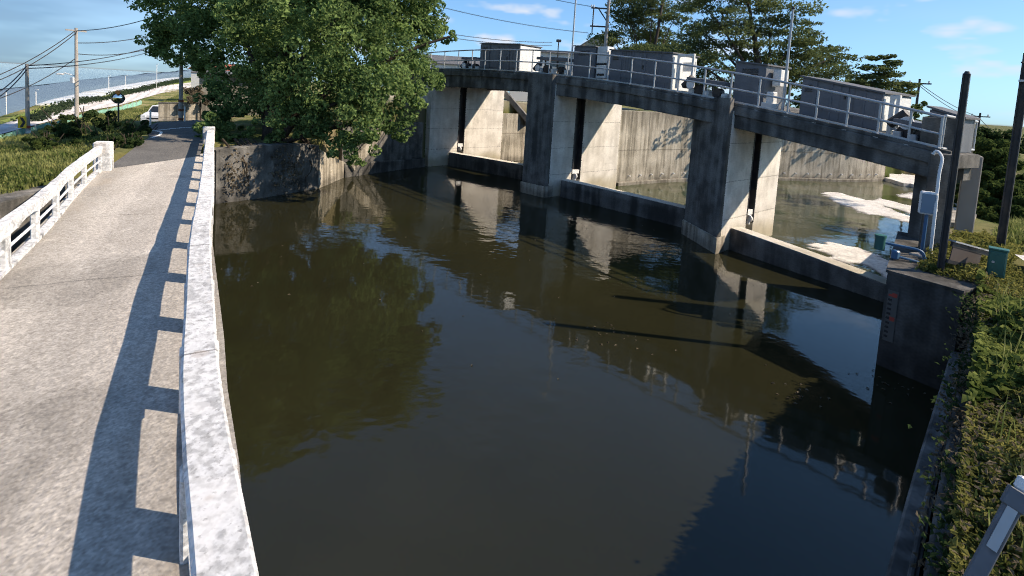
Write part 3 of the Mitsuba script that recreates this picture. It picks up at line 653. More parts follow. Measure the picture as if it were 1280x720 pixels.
# wall of the far pool
fw = np.array(K['farwall']); a, z = dens(fw, [5.0, 5.0, 5.0, 4.9, 4.7], 60)
k = thing('canal_wall', 'tall sunlit concrete canal wall behind the sluice, streaked and dappled with leaf shadows', 'wall')
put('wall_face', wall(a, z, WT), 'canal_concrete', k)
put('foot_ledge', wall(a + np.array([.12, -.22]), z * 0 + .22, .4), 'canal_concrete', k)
ls = LineString(a)
for t in np.arange(1.2, ls.length - 1, 1.15):
    A = np.array(ls.interpolate(t).coords[0]); B = np.array(ls.interpolate(t + .1).coords[0]); d = unit(B - A); nrm = np.array([d[1], -d[0]])
    put('weep_pipe', tube([np.r_[A - nrm * .05, .62], np.r_[A + nrm * .14, .60]], .05, 8), 'white_metal', k)
a, z = dens([(45, 52), (41, 44), (34, 37.5), (15.2, 18.4)], [1.4, 1.5, 1.6, 2.0], 30)
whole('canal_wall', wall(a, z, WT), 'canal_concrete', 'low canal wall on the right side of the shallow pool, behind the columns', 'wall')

# right bank retaining wall with its ledge
k = thing('retaining_wall', 'dark retaining wall of the right bank with a narrow ledge along it, overgrown at the top', 'wall')
rb = np.array([(9.0, 10.17), (6.9, 7.98), (4.83, 5.81), (2.0, 2.7), (-1, -1)]); rr_ = rb[::1]
a, z = dens(rr_, [.92] * 5, 30)
aa = np.c_[a, 0 * z]
put('ledge', loft(aa, [(0, -1.3), (0, .88), (-.03, .92), (-.24, .92), (-.24, -1.3)][::-1]) if False else wall(a, z, .26), 'dark_concrete', k)
put('pipe_on_ledge', tube(np.c_[a + np.array([.15, -.14]), z + .03], .028, 8), 'dark_concrete', k)
put('upper_wall', wall(a + np.array([.22, -.2]), z * 0 + 2.1, .85, .2), 'shaded_concrete', k)  # shade under the overhanging weeds painted in as darker concrete
k = thing('wing_wall', 'dark concrete wing wall at the right end of the sluice with a water gauge on its edge', 'wall')
wing = Polygon([(8.28, 11.15), (9.03, 10.1), (9.85, 10.55), (9.5, 11.3), (12.4, 14.3), (11.4, 15.1)])
put('wall_body', prism(wing, -1.3, 2.15), 'shaded_concrete', k)
put('coping', prism(wing.buffer(.03, join_style=2), 2.15, 2.21), 'shaded_concrete', k)

# ------------------------------------------------------------------ the sluice weir
PX = (-3.75619, 21.49213, -6.95654); PY = (-2.82824, -18.34632, 35.71116)


def cur(t, o=0.0):
    p = np.array([np.polyval(PX, t), np.polyval(PY, t)]); dv = np.array([np.polyval(np.polyder(PX), t), np.polyval(np.polyder(PY), t)]); dv /= np.linalg.norm(dv)
    return p + o * np.array([-dv[1], dv[0]])


def fr(t):
    dv = np.array([np.polyval(np.polyder(PX), t), np.polyval(np.polyder(PY), t)]); dv /= np.linalg.norm(dv)
    return np.array([*dv, 0]), np.array([-dv[1], dv[0], 0])


zd = lambda t: np.polyval((-2.46088, .35525, 7.00168), t)
hr = lambda t: np.polyval((-.9874, .7013, 1.27974), t)
TP = [-.02, .035, 0.0888, 0.1399, 0.1863, 0.2393, 0.2926, 0.3433, 0.3939, 0.4462, 0.5036, 0.5493, 0.6029, 0.6524, 0.6996, 0.7457, 0.7893, 0.8314, 0.8718, 0.9067, 0.9413, 0.9735, 1.0023, 1.0286]
weir = thing('sluice_weir', 'long grey concrete sluice weir on tall piers sweeping across the canal pool', 'weir')
ts = np.linspace(-.22, 1.04, 60)
dep = lambda t: 5.6 - 3.8 * max(0.0, min(1.0, (t - .80) / .2))
pp = np.array([[*cur(t), zd(t)] for t in ts])
bd = lambda t: 1.2 - .42 * t
# path runs left to right, so 'right of travel' is towards the camera
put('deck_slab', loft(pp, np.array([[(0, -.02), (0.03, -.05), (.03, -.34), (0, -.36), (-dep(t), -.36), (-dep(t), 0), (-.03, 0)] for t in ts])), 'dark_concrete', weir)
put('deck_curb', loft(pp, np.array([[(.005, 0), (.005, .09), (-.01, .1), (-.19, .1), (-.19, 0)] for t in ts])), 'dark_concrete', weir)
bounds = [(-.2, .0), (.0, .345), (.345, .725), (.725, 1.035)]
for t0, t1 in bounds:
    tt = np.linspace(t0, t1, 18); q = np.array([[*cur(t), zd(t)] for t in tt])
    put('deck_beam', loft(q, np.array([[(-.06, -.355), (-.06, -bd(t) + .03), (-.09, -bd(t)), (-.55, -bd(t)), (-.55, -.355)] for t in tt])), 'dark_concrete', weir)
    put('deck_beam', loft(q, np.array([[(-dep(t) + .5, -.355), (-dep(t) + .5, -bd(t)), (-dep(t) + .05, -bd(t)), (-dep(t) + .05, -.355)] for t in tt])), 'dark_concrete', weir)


def pier(fl, frn, br, ztop, slotf, name, w_extra=None):
    fl, frn, br = map(lambda q: np.array(q, float), (fl, frn, br))
    v = br - frn; L = np.linalg.norm(v); v /= L; u = frn - fl; W = np.linalg.norm(u); u /= W
    n_ = np.array([v[1], -v[0]])  # out of the right side face
    s0, s1 = slotf[0] * L, slotf[1] * L
    right = [frn, frn + v * s0, frn + v * s0 - n_ * .34, frn + v * s1 - n_ * .34, frn + v * s1, br]
    bl = fl + (br - frn)
    left = [bl, fl + v * s1, fl + v * s1 + n_ * .34, fl + v * s0 + n_ * .34, fl + v * s0, fl]
    poly = Polygon([fl + v * .3, frn + v * .3] + right[1:] + left[:-1]).buffer(0)
    body = put(name, prism(poly, -1.3, ztop - .5), 'pale_concrete', weir)
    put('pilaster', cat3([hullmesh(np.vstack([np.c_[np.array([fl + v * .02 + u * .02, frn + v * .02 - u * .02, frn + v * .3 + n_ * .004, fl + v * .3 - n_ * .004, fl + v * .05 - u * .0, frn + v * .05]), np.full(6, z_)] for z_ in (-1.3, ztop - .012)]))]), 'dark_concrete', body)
    pb = Polygon([fl, frn, frn + v * .55, fl + v * .55]).buffer(.045, join_style=2)
    put('plinth', prism(pb, -1.3, .62), 'canal_concrete', body)
    # steel gate guides in the slots, and the roller at the foot of the guide
    for base_, sg in ((frn, 1), (fl, -1)):
        o = np.r_[base_ + v * (s0 + s1) / 2, 0]; ev = np.r_[v, 0]; en = np.r_[n_ * sg, 0]
        hw = (s1 - s0) / 2
        m = cat3([boxf(o, ev, en, (0, 0, 1), -hw + .002, -hw + .05, -.33, .02, .85, ztop - .9), boxf(o, ev, en, (0, 0, 1), hw - .05, hw - .002, -.33, .02, .85, ztop - .9), boxf(o, ev, en, (0, 0, 1), -hw + .05, hw - .05, -.33, -.27, .85, ztop - .9)])
        put('gate_guide', m, 'dark_steel', body)
        put('guide_roller', cat3([tube([o + ev * -.04 + en * -.05 + (0, 0, 1.05), o + ev * .04 + en * -.05 + (0, 0, 1.05)], .16, 14), boxf(o, ev, en, (0, 0, 1), -hw * .8, hw * .8, -.24, -.02, 1.2, 1.42, .01), boxf(o, ev, en, (0, 0, 1), -.05, .05, -.2, 0.0, .8, 1.0, .01)]), 'white_metal', body)
    return body


P1, P2, LA = K['P1'], K['P2'], K['LA']
t1, t2 = .33, .71
pier(*P1, zd(.335), (.331, .452), 'pier'); pier(*P2, zd(.715), (.458, .588), 'pier')
# left abutment: only its right face looks into the bay
v = unit(np.array(LA[1]) - np.array(LA[0])); u = np.array([v[1], -v[0]]); f0 = np.array(LA[0])
L_ = np.linalg.norm(np.array(LA[1]) - f0); s0, s1 = .362 * L_, .449 * L_
ab = Polygon([f0, f0 + v * s0, f0 + v * s0 - u * .34, f0 + v * s1 - u * .34, f0 + v * s1, f0 + v * L_, f0 + v * L_ - u * 2.6, f0 - u * 2.6 + v * .6, f0 - u * .55 + v * .05])
abk = put('abutment', prism(ab, -1.3, zd(.0) - .45), 'pale_concrete', weir)
ev, en = np.r_[v, 0], np.r_[u, 0]; o = np.r_[f0 + v * (s0 + s1) / 2, 0]; hw = (s1 - s0) / 2
put('gate_guide', cat3([boxf(o, ev, en, (0, 0, 1), -hw + .002, -hw + .05, -.33, .02, 1., 6.1), boxf(o, ev, en, (0, 0, 1), hw - .05, hw - .002, -.33, .02, 1., 6.1), boxf(o, ev, en, (0, 0, 1), -hw + .05, hw - .05, -.33, -.27, 1., 6.1)]), 'dark_steel', abk)
put('guide_roller', cat3([tube([o + ev * -.04 + en * -.05 + (0, 0, 1.2), o + ev * .04 + en * -.05 + (0, 0, 1.2)], .17, 14), boxf(o, ev, en, (0, 0, 1), -hw * .8, hw * .8, -.24, -.02, 1.35, 1.6, .01)]), 'white_metal', abk)
q0 = f0 + v * (L_ + .01)
put('training_wall', prism([q0 - u * .02, q0 + v * 7 + u * .3, q0 + v * 7 - u * .5, q0 - u * .6], -1.3, 4.0), 'canal_concrete', weir)
# the divide wall behind the first pier
put('divide_wall', prism([(5.88, 31.66), (6.14, 32.85), (9.0, 40.0), (8.4, 40.6), (4.6, 32.8)], -1.3, 4.95), 'canal_concrete', weir)
ga, gb = np.array(K['girder'][0]), np.array(K['girder'][1]); e = unit(gb - ga); s_ = unit(np.cross(e, (0, 0, 1))); u_ = np.cross(s_, e)
put('inclined_girder', boxf(ga, e, s_, u_, -.3, np.linalg.norm(gb - ga) + .3, -.6, .6, -.22, .22, .02), 'dark_concrete', weir)
# sills between the piers
for pts, zt in (([(-5.73, 36.64), (-.2, 32.6), (1.7, 31.0)], (.97, .97, .95)), ([(2.1, 27.81), (7.42, 22.58), (8.4, 21.5)], (.95, .9, .88)), ([(8.3, 19.59), (9.75, 17.3), (11.19, 15.06), (11.5, 14.6)], (.86, .72, .55, .52))):
    a, z = dens(pts, zt, 14)
    pr = np.array([[(0, -1.3), (0, zz - .03), (-.03, zz), (-.62, zz), (-.62, -1.3)] for zz in z])
    put('sill', loft(np.c_[a, 0 * z], pr), 'dark_concrete', weir)
    put('lit_sill_top', loft(np.c_[a, z + .003], [(-.03, 0), (-.03, .02), (-.6, .02), (-.6, 0)]), 'pale_concrete', weir)  # pale strip paints sunlight along the top of the dark sill
# columns that carry the right end
put('column', box((10.62, 12.95, 2.4), (.5, .5, 4.75), .9, .02), 'dark_concrete', weir)
put('column', box((11.75, 14.6, 2.9), (.95, .75, 5.6), .9, .02), 'dark_concrete', weir)
put('column', box((13.4, 15.25, 3.3), (.42, .42, 2.66), .9, .02), 'pole_concrete', weir)

# railing
rail = thing('deck_railing', 'galvanised steel pipe railing along the near edge of the sluice deck', 'railing')
top_ = np.array([[*cur(t, .1), zd(t) + hr(t)] for t in np.linspace(-.16, 1.03, 70)])
mid_ = np.array([[*cur(t, .1), zd(t) + hr(t) * .50] for t in np.linspace(-.16, 1.03, 70)])
low_ = np.array([[*cur(t, .1), zd(t) + .13] for t in np.linspace(-.16, 1.03, 70)])
put('top_rail', tube(top_, .042, 10), 'galvanised', rail, smooth=40); put('mid_rail', tube(mid_, .036, 10), 'galvanised', rail, smooth=40); put('toe_board', loft(low_, [(-.012, -.03), (-.012, .03), (.012, .03), (.012, -.03)]), 'galvanised', rail)
for t in TP:
    c = cur(t, .1)
    put('post', cat3([tube([[*c, zd(t) + .0], [*c, zd(t) + hr(t)]], .036, 10), box((*cur(t, .03), zd(t) - .02), (.14, .05, .24), math.atan2(fr(t)[0][1], fr(t)[0][0]), .008), box((*c, zd(t) + .11), (.15, .14, .025), 0, .004)]), 'galvanised', rail)
rail2 = thing('deck_railing', 'short railing with upright bars at the right end of the sluice deck', 'railing')
E0 = np.array([*cur(1.03, .15), zd(1.03)]); eu, en = fr(1.03); E1 = np.array([13.45, 15.35, 4.75])
H_ = 1.0
put('top_rail', tube([E0 + (0, 0, H_), E1 + (0, 0, H_ - .1)], .04), 'galvanised', rail2); put('bottom_rail', tube([E0 + (0, 0, .1), E1 + (0, 0, .05)], .04), 'galvanised', rail2)
for i in range(7):
    q = E0 + (E1 - E0) * (i / 6); put('bar', tube([q + (0, 0, .05), q + (0, 0, .95)], .025), 'galvanised', rail2)
# deck flight at the right end
put('end_landing', hullmesh(np.array([E0 + (0, 0, -.02), E1 + (0, 0, -.02), E1 + (-.9, .6, -.02), E0 + (-.2, 1.2, -.02), E0 + (0, 0, -.3), E1 + (0, 0, -.3), E1 + (-.9, .6, -.3), E0 + (-.2, 1.2, -.3)])), 'dark_concrete', weir)


# ------------------------------------------------------------------ machinery on the deck
def slab_at(ta, tb, o, dpt, z0, z1a, z1b, ch=.02):
    A, B = cur(ta, o), cur(tb, o); e = np.r_[unit(B - A), 0]; n_ = np.array([-e[1], e[0], 0]); L = np.linalg.norm(B - A)
    return A, e, n_, L


def skew_box(A, e, n_, x0, x1, y0, y1, za0, zb0, za1, zb1):
    P = []
    for x, zl, zh in ((x0, za0, za1), (x1, zb0, zb1)):
        for y in (y0, y1):
            for z in (zl, zh): P.append(np.r_[A, 0] + e * x + n_ * y + np.array([0, 0, z]))
    return hullmesh(P)


def housing(ta, tb, o, dpt, za, zb, npan, label, group='grey gate hoist housings on the deck', lit_end=True):
    k = thing('hoist_housing', label, 'hoist housing', group)
    A, e, n_, L = slab_at(ta, tb, o, dpt, 0, 0, 0)
    f = lambda x, top: (zd(ta + (tb - ta) * x / L) + .02) if not top else za + (zb - za) * x / L
    put('shell', skew_box(A, e, n_, .03, L - .03, .03, dpt, f(0, 0), f(L, 0), za - .03, zb - .03), 'panel_grey', k)
    w = L / npan
    for i in range(npan):
        x0, x1 = i * w + .012, (i + 1) * w - .012
        sub = 0 if i % 2 == 0 else .02
        put('front_panel', skew_box(A, e, n_, x0, x1, -.005 + sub, .028 + .001, f(x0, 0) + .05, f(x1, 0) + .05, f(x0, 1) - .08, f(x1, 1) - .08), 'panel_grey', k)
        if i: put('seam_strip', skew_box(A, e, n_, i * w - .03, i * w + .03, -.022, .02, f(i * w, 0) + .04, f(i * w, 0) + .04, f(i * w, 1) - .07, f(i * w, 1) - .07), 'panel_grey', k)
    put('lower_band', skew_box(A, e, n_, 0.01, L - .01, -.028, .02, f(0, 0) + .34, f(L, 0) + .34, f(0, 0) + .40, f(L, 0) + .40), 'panel_grey', k)
    put('roof', skew_box(A, e, n_, -.06, L + .06, -.07, dpt + .06, za - .03, zb - .03, za + .025, zb + .025), 'roof_grey', k)
    xh = (npan // 2) * w + w * .82; zh = f(xh, 0) + .85
    put('door_handle', skew_box(A, e, n_, xh, xh + .05, -.05, .0, zh, zh, zh + .2, zh + .2), 'dark_steel', k)
    xv = .25 * w
    for q in range(4): put('vent_slat', skew_box(A, e, n_, xv, xv + .5 * w, -.035, .01, f(xv, 1) - .32 - q * .07, f(xv, 1) - .32 - q * .07, f(xv, 1) - .285 - q * .07, f(xv, 1) - .285 - q * .07), 'dark_steel', k)
    if lit_end:
        put('lit_end_panel', skew_box(A, e, n_, L - .028, L + .006, .06, dpt - .06, f(L, 0) + .06, f(L, 0) + .06, zb - .1, zb - .1), 'cabinet_white', k)  # white panel paints sunlight on the right end of the grey housing
    return k, A, e, n_, L


housing(.115, .251, 1.4, 2.0, 8.99, 8.82, 4, 'wide grey gate housing nearest the left end of the deck')
housing(.511, .648, 1.4, 2.0, 8.27, 7.99, 5, 'wide grey gate housing on the middle bay of the deck')
housing(.860, .954, 1.4, 2.0, 6.93, 6.39, 5, 'wide grey gate housing on the right bay of the deck')
housing(.415, .472, 1.4, 1.6, 8.57, 8.47, 1, 'narrow grey housing with a white cabinet at its side above the first pier', lit_end=False)
housing(.762, .810, 1.4, 1.6, 7.55, 7.36, 1, 'narrow grey housing above the second pier beside a lamp mast', lit_end=False)
housing(1.005, 1.034, .95, .8, 6.01, 5.73, 1, 'narrow grey housing at the right end of the deck behind the steel post', lit_end=False)


def cabinet(t0, t1, o, z0, z1, label, split=True):
    k = thing('control_cabinet', label, 'cabinet', 'white control cabinets on the deck')
    A, e, n_, L = slab_at(t0, t1, o, .5, 0, 0, 0)
    put('body', boxf(np.r_[A, 0], e, n_, (0, 0, 1), 0, L, 0, .55, z0, z1, .015), 'cabinet_white', k)
    h = z1 - z0
    for a, b in (((.04, .40), (.5, .68), (.72, .96)) if split else ((.08, .92),)):
        put('door', boxf(np.r_[A, 0], e, n_, (0, 0, 1), .03, L - .03, -.018, .01, z0 + a * h, z0 + b * h, .006), 'cabinet_white', k)
    if split:
        put('vent', boxf(np.r_[A, 0], e, n_, (0, 0, 1), .08, L - .08, -.03, -.008, z0 + .08 * h, z0 + .15 * h), 'black', k)
        put('dark_band', boxf(np.r_[A, 0], e, n_, (0, 0, 1), .0, L, -.01, .02, z0 + .42 * h, z0 + .48 * h), 'black', k)
        put('side_pipe', tube([np.r_[A, 0] + e * (L + .12) + n_ * .2 + (0, 0, z0 + .1), np.r_[A, 0] + e * (L + .12) + n_ * .2 + (0, 0, z0 + .9 * h)], .05), 'white_metal', k)


cabinet(.474, .499, 1.5, 6.76, 8.46, 'tall white control cabinet above the first pier')
cabinet(.812, .8235, 1.75, 6.55, 7.2, 'small white cabinet on brackets right of the second narrow housing', False)


def portal(t, o, z0, z1, w, label):
    k = thing('end_portal', label, 'frame', 'white frames at the ends of the wide housings')
    e, n_ = fr(t); A = np.r_[cur(t, o), 0]
    put('post', boxf(A, e, n_, (0, 0, 1), 0, .13, 0, .1, z0, z1, .01), 'cabinet_white', k); put('post', boxf(A, e, n_, (0, 0, 1), w - .1, w, 0, .1, z0 + .3, z1 - .05, .01), 'cabinet_white', k)
    put('crossbar', boxf(A, e, n_, (0, 0, 1), -.003, w + .003, -.01, .11, z1 - .12, z1, .01), 'cabinet_white', k)
    put('back_panel', boxf(A, e, n_, (0, 0, 1), .13, w - .1, .3, .34, z0 + .8, z1 - .35), 'wall_white', k)


portal(.652, 1.6, 6.36, 7.93, .9, 'white end frame right of the middle wide housing')
portal(.9575, 1.6, 5.0, 6.33, .28, 'white end frame right of the last wide housing')


def hoist(ta, tb, o, lift, label, seed):
    """low gate hoist: flat cover on legs, gearboxes, shaft and pedestals"""
    r = np.random.default_rng(seed)
    k = thing('gate_hoist', label, 'hoist', 'open gate hoists on the deck')
    A, e, n_, L = slab_at(ta, tb, o, .8, 0, 0, 0); O = np.r_[A, 0]
    za, zb = zd(ta), zd(tb)
    zz = lambda x: za + (zb - za) * x / L
    put('cover', skew_box(A, e, n_, .25 * L, L, -.1, .9, zz(.25 * L) + lift, zz(L) + lift, zz(.25 * L) + lift + .16, zz(L) + lift + .16), 'panel_grey', k)
    for x in (.3 * L, .62 * L, .95 * L):
        put('pedestal', boxf(O, e, n_, (0, 0, 1), x - .11, x + .11, .05, .4, zz(x), zz(x) + lift * .45, .02), 'cabinet_white', k)
        put('leg', boxf(O, e, n_, (0, 0, 1), x - .03, x + .03, .5, .56, zz(x), zz(x) + lift), 'dark_steel', k)
    for x, rr in ((.42 * L, .24), (.78 * L, .2)):
        c = O + e * x + n_ * .35 + (0, 0, zz(x) + lift * .45)
        put('gearbox', cat3([tube([c - n_ * .16, c + n_ * .16], rr, 16), boxf(c, e, n_, (0, 0, 1), -rr * .8, rr * .8, -.14, .14, -lift * .42, 0, .02)]), 'dark_steel', k)
    put('drive_shaft', tube([O + e * .1 + n_ * .35 + (0, 0, zz(0) + lift * .45), O + e * (L - .1) + n_ * .35 + (0, 0, zz(L) + lift * .45)], .045, 10), 'galvanised', k)
    x = .12 * L
    put('motor', cat3([tube([O + e * (x - .1) + n_ * .3 + (0, 0, zz(x) + .35), O + e * (x + .35) + n_ * .3 + (0, 0, zz(x) + .75)], .15, 12)]), 'dark_steel', k)
    put('handwheel', tube([O + e * (x + .5) - n_ * .05 + (0, 0, zz(x) + .42), O + e * (x + .5) - n_ * .01 + (0, 0, zz(x) + .42)], .2, 18), 'white_metal', k)


hoist(.035, .108, 1.3, .85, 'gate hoist left of the first wide housing, half behind the tree', 1)
hoist(.285, .402, 1.3, .95, 'gate hoist under a low cover between the first two housings', 2)
hoist(.662, .752, 1.3, .62, 'gate hoist under a low cover right of the middle wide housing', 3)
hoist(.958, 1.004, 1.3, .42, 'gate hoist under a low cover near the right end of the deck', 4)
k = thing('motor_pedestal', 'white motor pedestal on the deck right of the narrow housing at the lamp mast', 'pedestal')
e, n_ = fr(.822); A = np.r_[cur(.814, 1.2), 0]
put('base', skew_box(cur(.813, 1.2), e, n_, -.05, .42, 0, .4, zd(.813), zd(.825), zd(.813) + .25, zd(.825) + .25), 'cabinet_white', k); put('body', boxf(A, e, n_, (0, 0, 1), .06, .34, .05, .35, zd(.82) + .2, zd(.82) + .68, .03), 'cabinet_white', k)


def mast(t, o, z0, z1, r, label, brace):
    k = thing('deck_mast', label, 'mast')
    c = cur(t, o)
    put('pole', tube([[*c, z0], [*c, z1]], r, 10, r * .8), 'galvanised', k, smooth=40)
    put('cap', trimesh.creation.icosphere(2, r * 1.2).apply_translation([*c, z1]), 'dark_steel', k, smooth=True)
    put('base_plate', box((*c, z0 + .02), (.3, .3, .04)), 'galvanised', k)
    if brace:
        e, n_ = fr(t)
        for s in (-1, 1): put('brace', tube([np.r_[c, z0 + .6], np.r_[c, z0 + .03] + e * .3 * s], .022), 'galvanised', k)


mast(.413, 1.3, zd(.413), 12.4, .05, 'thin grey mast beside the narrow housing above the first pier', False)
mast(.846, 1.0, zd(.846), 9.36, .05, 'thin galvanised lamp mast with short braces right of the second pier', True)

# ------------------------------------------------------------------ things on the right bank
def hpost(k, x, y, z0, z1, w, ang):
    c, s = math.cos(ang), math.sin(ang); ex = np.array([c, s, 0]); ey = np.array([-s, c, 0])
    put('flange', boxf((x, y, 0), ex, ey, (0, 0, 1), -w / 2, w / 2, -w / 2, -w / 2 + .03, z0, z1, .004), 'dark_steel', k)
    put('flange', boxf((x, y, 0), ex, ey, (0, 0, 1), -w / 2, w / 2, w / 2 - .03, w / 2, z0, z1, .004), 'dark_steel', k)
    put('web', boxf((x, y, 0), ex, ey, (0, 0, 1), -.02, .02, -w / 2 + .03, w / 2 - .03, z0, z1), 'dark_steel', k)
    put('cap', tube([(x, y, z1 - .02), (x, y, z1 + .05)], w * .5, 14, w * .3), 'dark_steel', k)


k = thing('steel_post', 'tall dark steel post rising from the wing wall corner, nearer the sluice', 'post')
hpost(k, 9.42, 11.15, 1.6, 6.66, .125, .75)
k = thing('steel_post', 'tallest dark steel post, with a white collar, by the green box at right', 'post')
hpost(k, 12.5, 13.1, 1.6, 7.45, .17, .75)
put('collar', box((12.5, 13.1, 6.75), (.2, .2, .05), .75), 'white_metal', k)
put('arm', tube([(12.5, 13.1, 7.2), (12.28, 13.0, 7.2)], .02), 'dark_steel', k)
k = thing('conduit_pipe', 'pale conduit pipe bending down the columns at the right end of the deck', 'pipe')
put('pipe', tube(spline(np.array([(10.98, 13.55, 4.75), (11.02, 13.5, 4.85), (11.05, 13.35, 4.7), (10.95, 13.25, 4.3), (10.85, 13.1, 3.4), (10.8, 13.0, 1.9)]) + np.array([-.72, -.74, 0]), 24), .035, 8), 'white_metal', k)
put('clamp', box((10.16, 12.44, 3.4), (.12, .14, .05), .8), 'galvanised', k)
k = thing('guard_beam', 'dark steel guard beam with a plate between the steel post and the green box', 'guard')
g0, g1 = np.array([9.55, 11.1, 2.98]), np.array([10.95, 11.62, 2.66]); e = unit(g1 - g0); s_ = unit(np.cross(e, (0, 0, 1))); u_ = np.cross(s_, e); Lg = np.linalg.norm(g1 - g0)
put('top_flange', boxf(g0, e, s_, u_, 0, Lg, -.07, .07, -.015, .02), 'galvanised', k); put('beam', boxf(g0, e, s_, u_, 0, Lg, -.02, .03, -.12, -.015), 'dark_steel', k)
put('plate', boxf(g0, e, s_, u_, .05, Lg * .72, .0, .02, -.42, -.12), 'plate_brown', k); put('bottom_bar', boxf(g0, e, s_, u_, 0, Lg, -.03, .03, -.5, -.42), 'dark_steel', k)
k = thing('terminal_box', 'dark green metal box on the bank at the foot of the tallest steel post', 'box')
bo = np.array([10.52, 11.05, 0]); ang = -.75; ex = np.array([math.cos(ang), math.sin(ang), 0]); ey = np.array([-math.sin(ang), math.cos(ang), 0])
put('body', boxf(bo, ex, ey, (0, 0, 1), -.15, .15, -.11, .11, 2.28, 2.86, .012), 'teal', k); put('lid', boxf(bo, ex, ey, (0, 0, 1), -.165, .165, -.13, .12, 2.86, 2.90, .008), 'teal', k)
put('door', boxf(bo, ex, ey, (0, 0, 1), -.13, .13, -.122, -.10, 2.33, 2.82, .006), 'teal', k); put('lock', tube([bo + ey * -.118 + ex * -.06 + (0, 0, 2.6), bo + ey * -.135 + ex * -.06 + (0, 0, 2.6)], .025, 12), 'galvanised', k)
put('stand', boxf(bo, ex, ey, (0, 0, 1), -.06, .06, -.05, .05, 1.9, 2.28), 'dark_steel', k)
k = thing('monitor_box', 'grey blue box with a white rim on a blue pole beside the sluice', 'control box')
bb = np.array([10.05, 12.5, 0]); ang = -.55; ex = np.array([math.cos(ang), math.sin(ang), 0]); ey = np.array([-math.sin(ang), math.cos(ang), 0])
put('pole', tube([bb + (0, 0, 2.05), bb + (0, 0, 3.35)], .04, 10), 'blue', k, smooth=40)
put('rim', boxf(bb, ex, ey, (0, 0, 1), -.17, .17, -.06, .12, 3.27, 3.84, .03), 'white_metal', k); put('face', boxf(bb, ex, ey, (0, 0, 1), -.14, .14, -.075, -.055, 3.31, 3.79, .006), 'grey_face', k)
put('footing', box((*bb[:2], 2.1), (.36, .36, .3), .3, .02), 'pole_concrete', k)
k = thing('gauge_pipe', 'blue bent pipe with a dark teal sensor head reaching over the sill', 'pipe')
gp = np.array([(8.82, 12.32, 2.55), (9.2, 12.15, 2.52), (9.5, 11.98, 2.5), (9.62, 11.9, 2.42), (9.64, 11.86, 2.2), (9.64, 11.84, 1.95)])
put('pipe', tube(spline(gp, 26), .035, 8), 'blue', k, smooth=40); put('sensor_head', cat3([tube([(8.86, 12.3, 2.36), (8.86, 12.3, 2.68)], .11, 14), tube([(8.86, 12.3, 2.66), (8.86, 12.3, 2.72)], .125, 14)]), 'teal', k, smooth=40)
k = thing('gauge_pipe', 'lower blue valve pipe with a small blue head beside the bent one', 'pipe')
put('pipe', tube(spline(np.array([(9.05, 11.95, 2.3), (9.35, 11.85, 2.26), (9.6, 11.78, 2.2)]), 12), .03, 8), 'blue', k, smooth=40); put('valve_head', box((9.02, 11.97, 2.34), (.15, .15, .22), .4, .03), 'blue', k)
put('stem', tube([(9.3, 11.85, 2.26), (9.26, 11.86, 1.7)], .022, 8), 'teal', k)
# water gauge on the wing wall edge
k = thing('staff_gauge', 'pale staff gauge with black and red marks on the edge of the dark wing wall', 'water gauge')
gu = unit(np.array([9.03 - 8.28, 10.1 - 11.15])); gn = np.array([-gu[1], gu[0]]) * -1; gn = gn if gn @ np.array([0, -1]) > 0 else -gn
go = np.r_[np.array([8.28, 11.15]) + gu * .06 , 0]; ex = np.r_[gu, 0]; ey = np.r_[gn, 0]
put('board', boxf(go, ex, ey, (0, 0, 1), 0, .2, .004, .02, .62, 1.78), 'gauge_grey', k)
for i in range(10):
    put('mark', boxf(go, ex, ey, (0, 0, 1), .02, .09, .018, .026, .70 + i * .105, .75 + i * .105), 'red' if i in (9,) else 'black', k)
for zc in (1.70, 1.16): put('red_mark', boxf(go, ex, ey, (0, 0, 1), .08, .18, .018, .026, zc - .06, zc + .03), 'red', k)

# leaning tube near the camera
k = thing('leaning_post', 'leaning grey square steel tube with a white cap in the lower right corner', 'post')
l0, l1 = np.array(K['lean'][0]), np.array(K['lean'][2]); e = unit(l1 - l0); s_ = unit(np.cross(e, (-.6, -.7, .3))); u_ = np.cross(s_, e); L = np.linalg.norm(l1 - l0)
lb = l0
put('tube', boxf(lb, e, s_, u_, -.9, L * .93, -.045, .045, -.04, .04, .006), 'panel_grey', k)
put('cover_strip', boxf(lb, e, s_, u_, L * .45, L * .9, -.027, .027, -.05, -.04), 'galvanised', k); put('back_strip', boxf(lb, e, s_, u_, L * .45, L * .9, -.027, .027, .04, .05), 'galvanised', k)
put('bracket', boxf(lb, e, s_, u_, L * .82, L * .98, -.058, .058, -.055, .055, .008), 'panel_grey', k); put('cap', boxf(lb, e, s_, u_, L * .98, L * 1.10, -.04, .04, -.036, .036, .015), 'white_metal', k)

# ------------------------------------------------------------------ left background
def cylpole(k, x, y, z0, z1, r, mat='pole_concrete'):
    put('shaft', tube([(x, y, z0), (x, y, (z0 + z1) / 2), (x, y, z1)], r, 12, r * .68), mat, k, smooth=40)


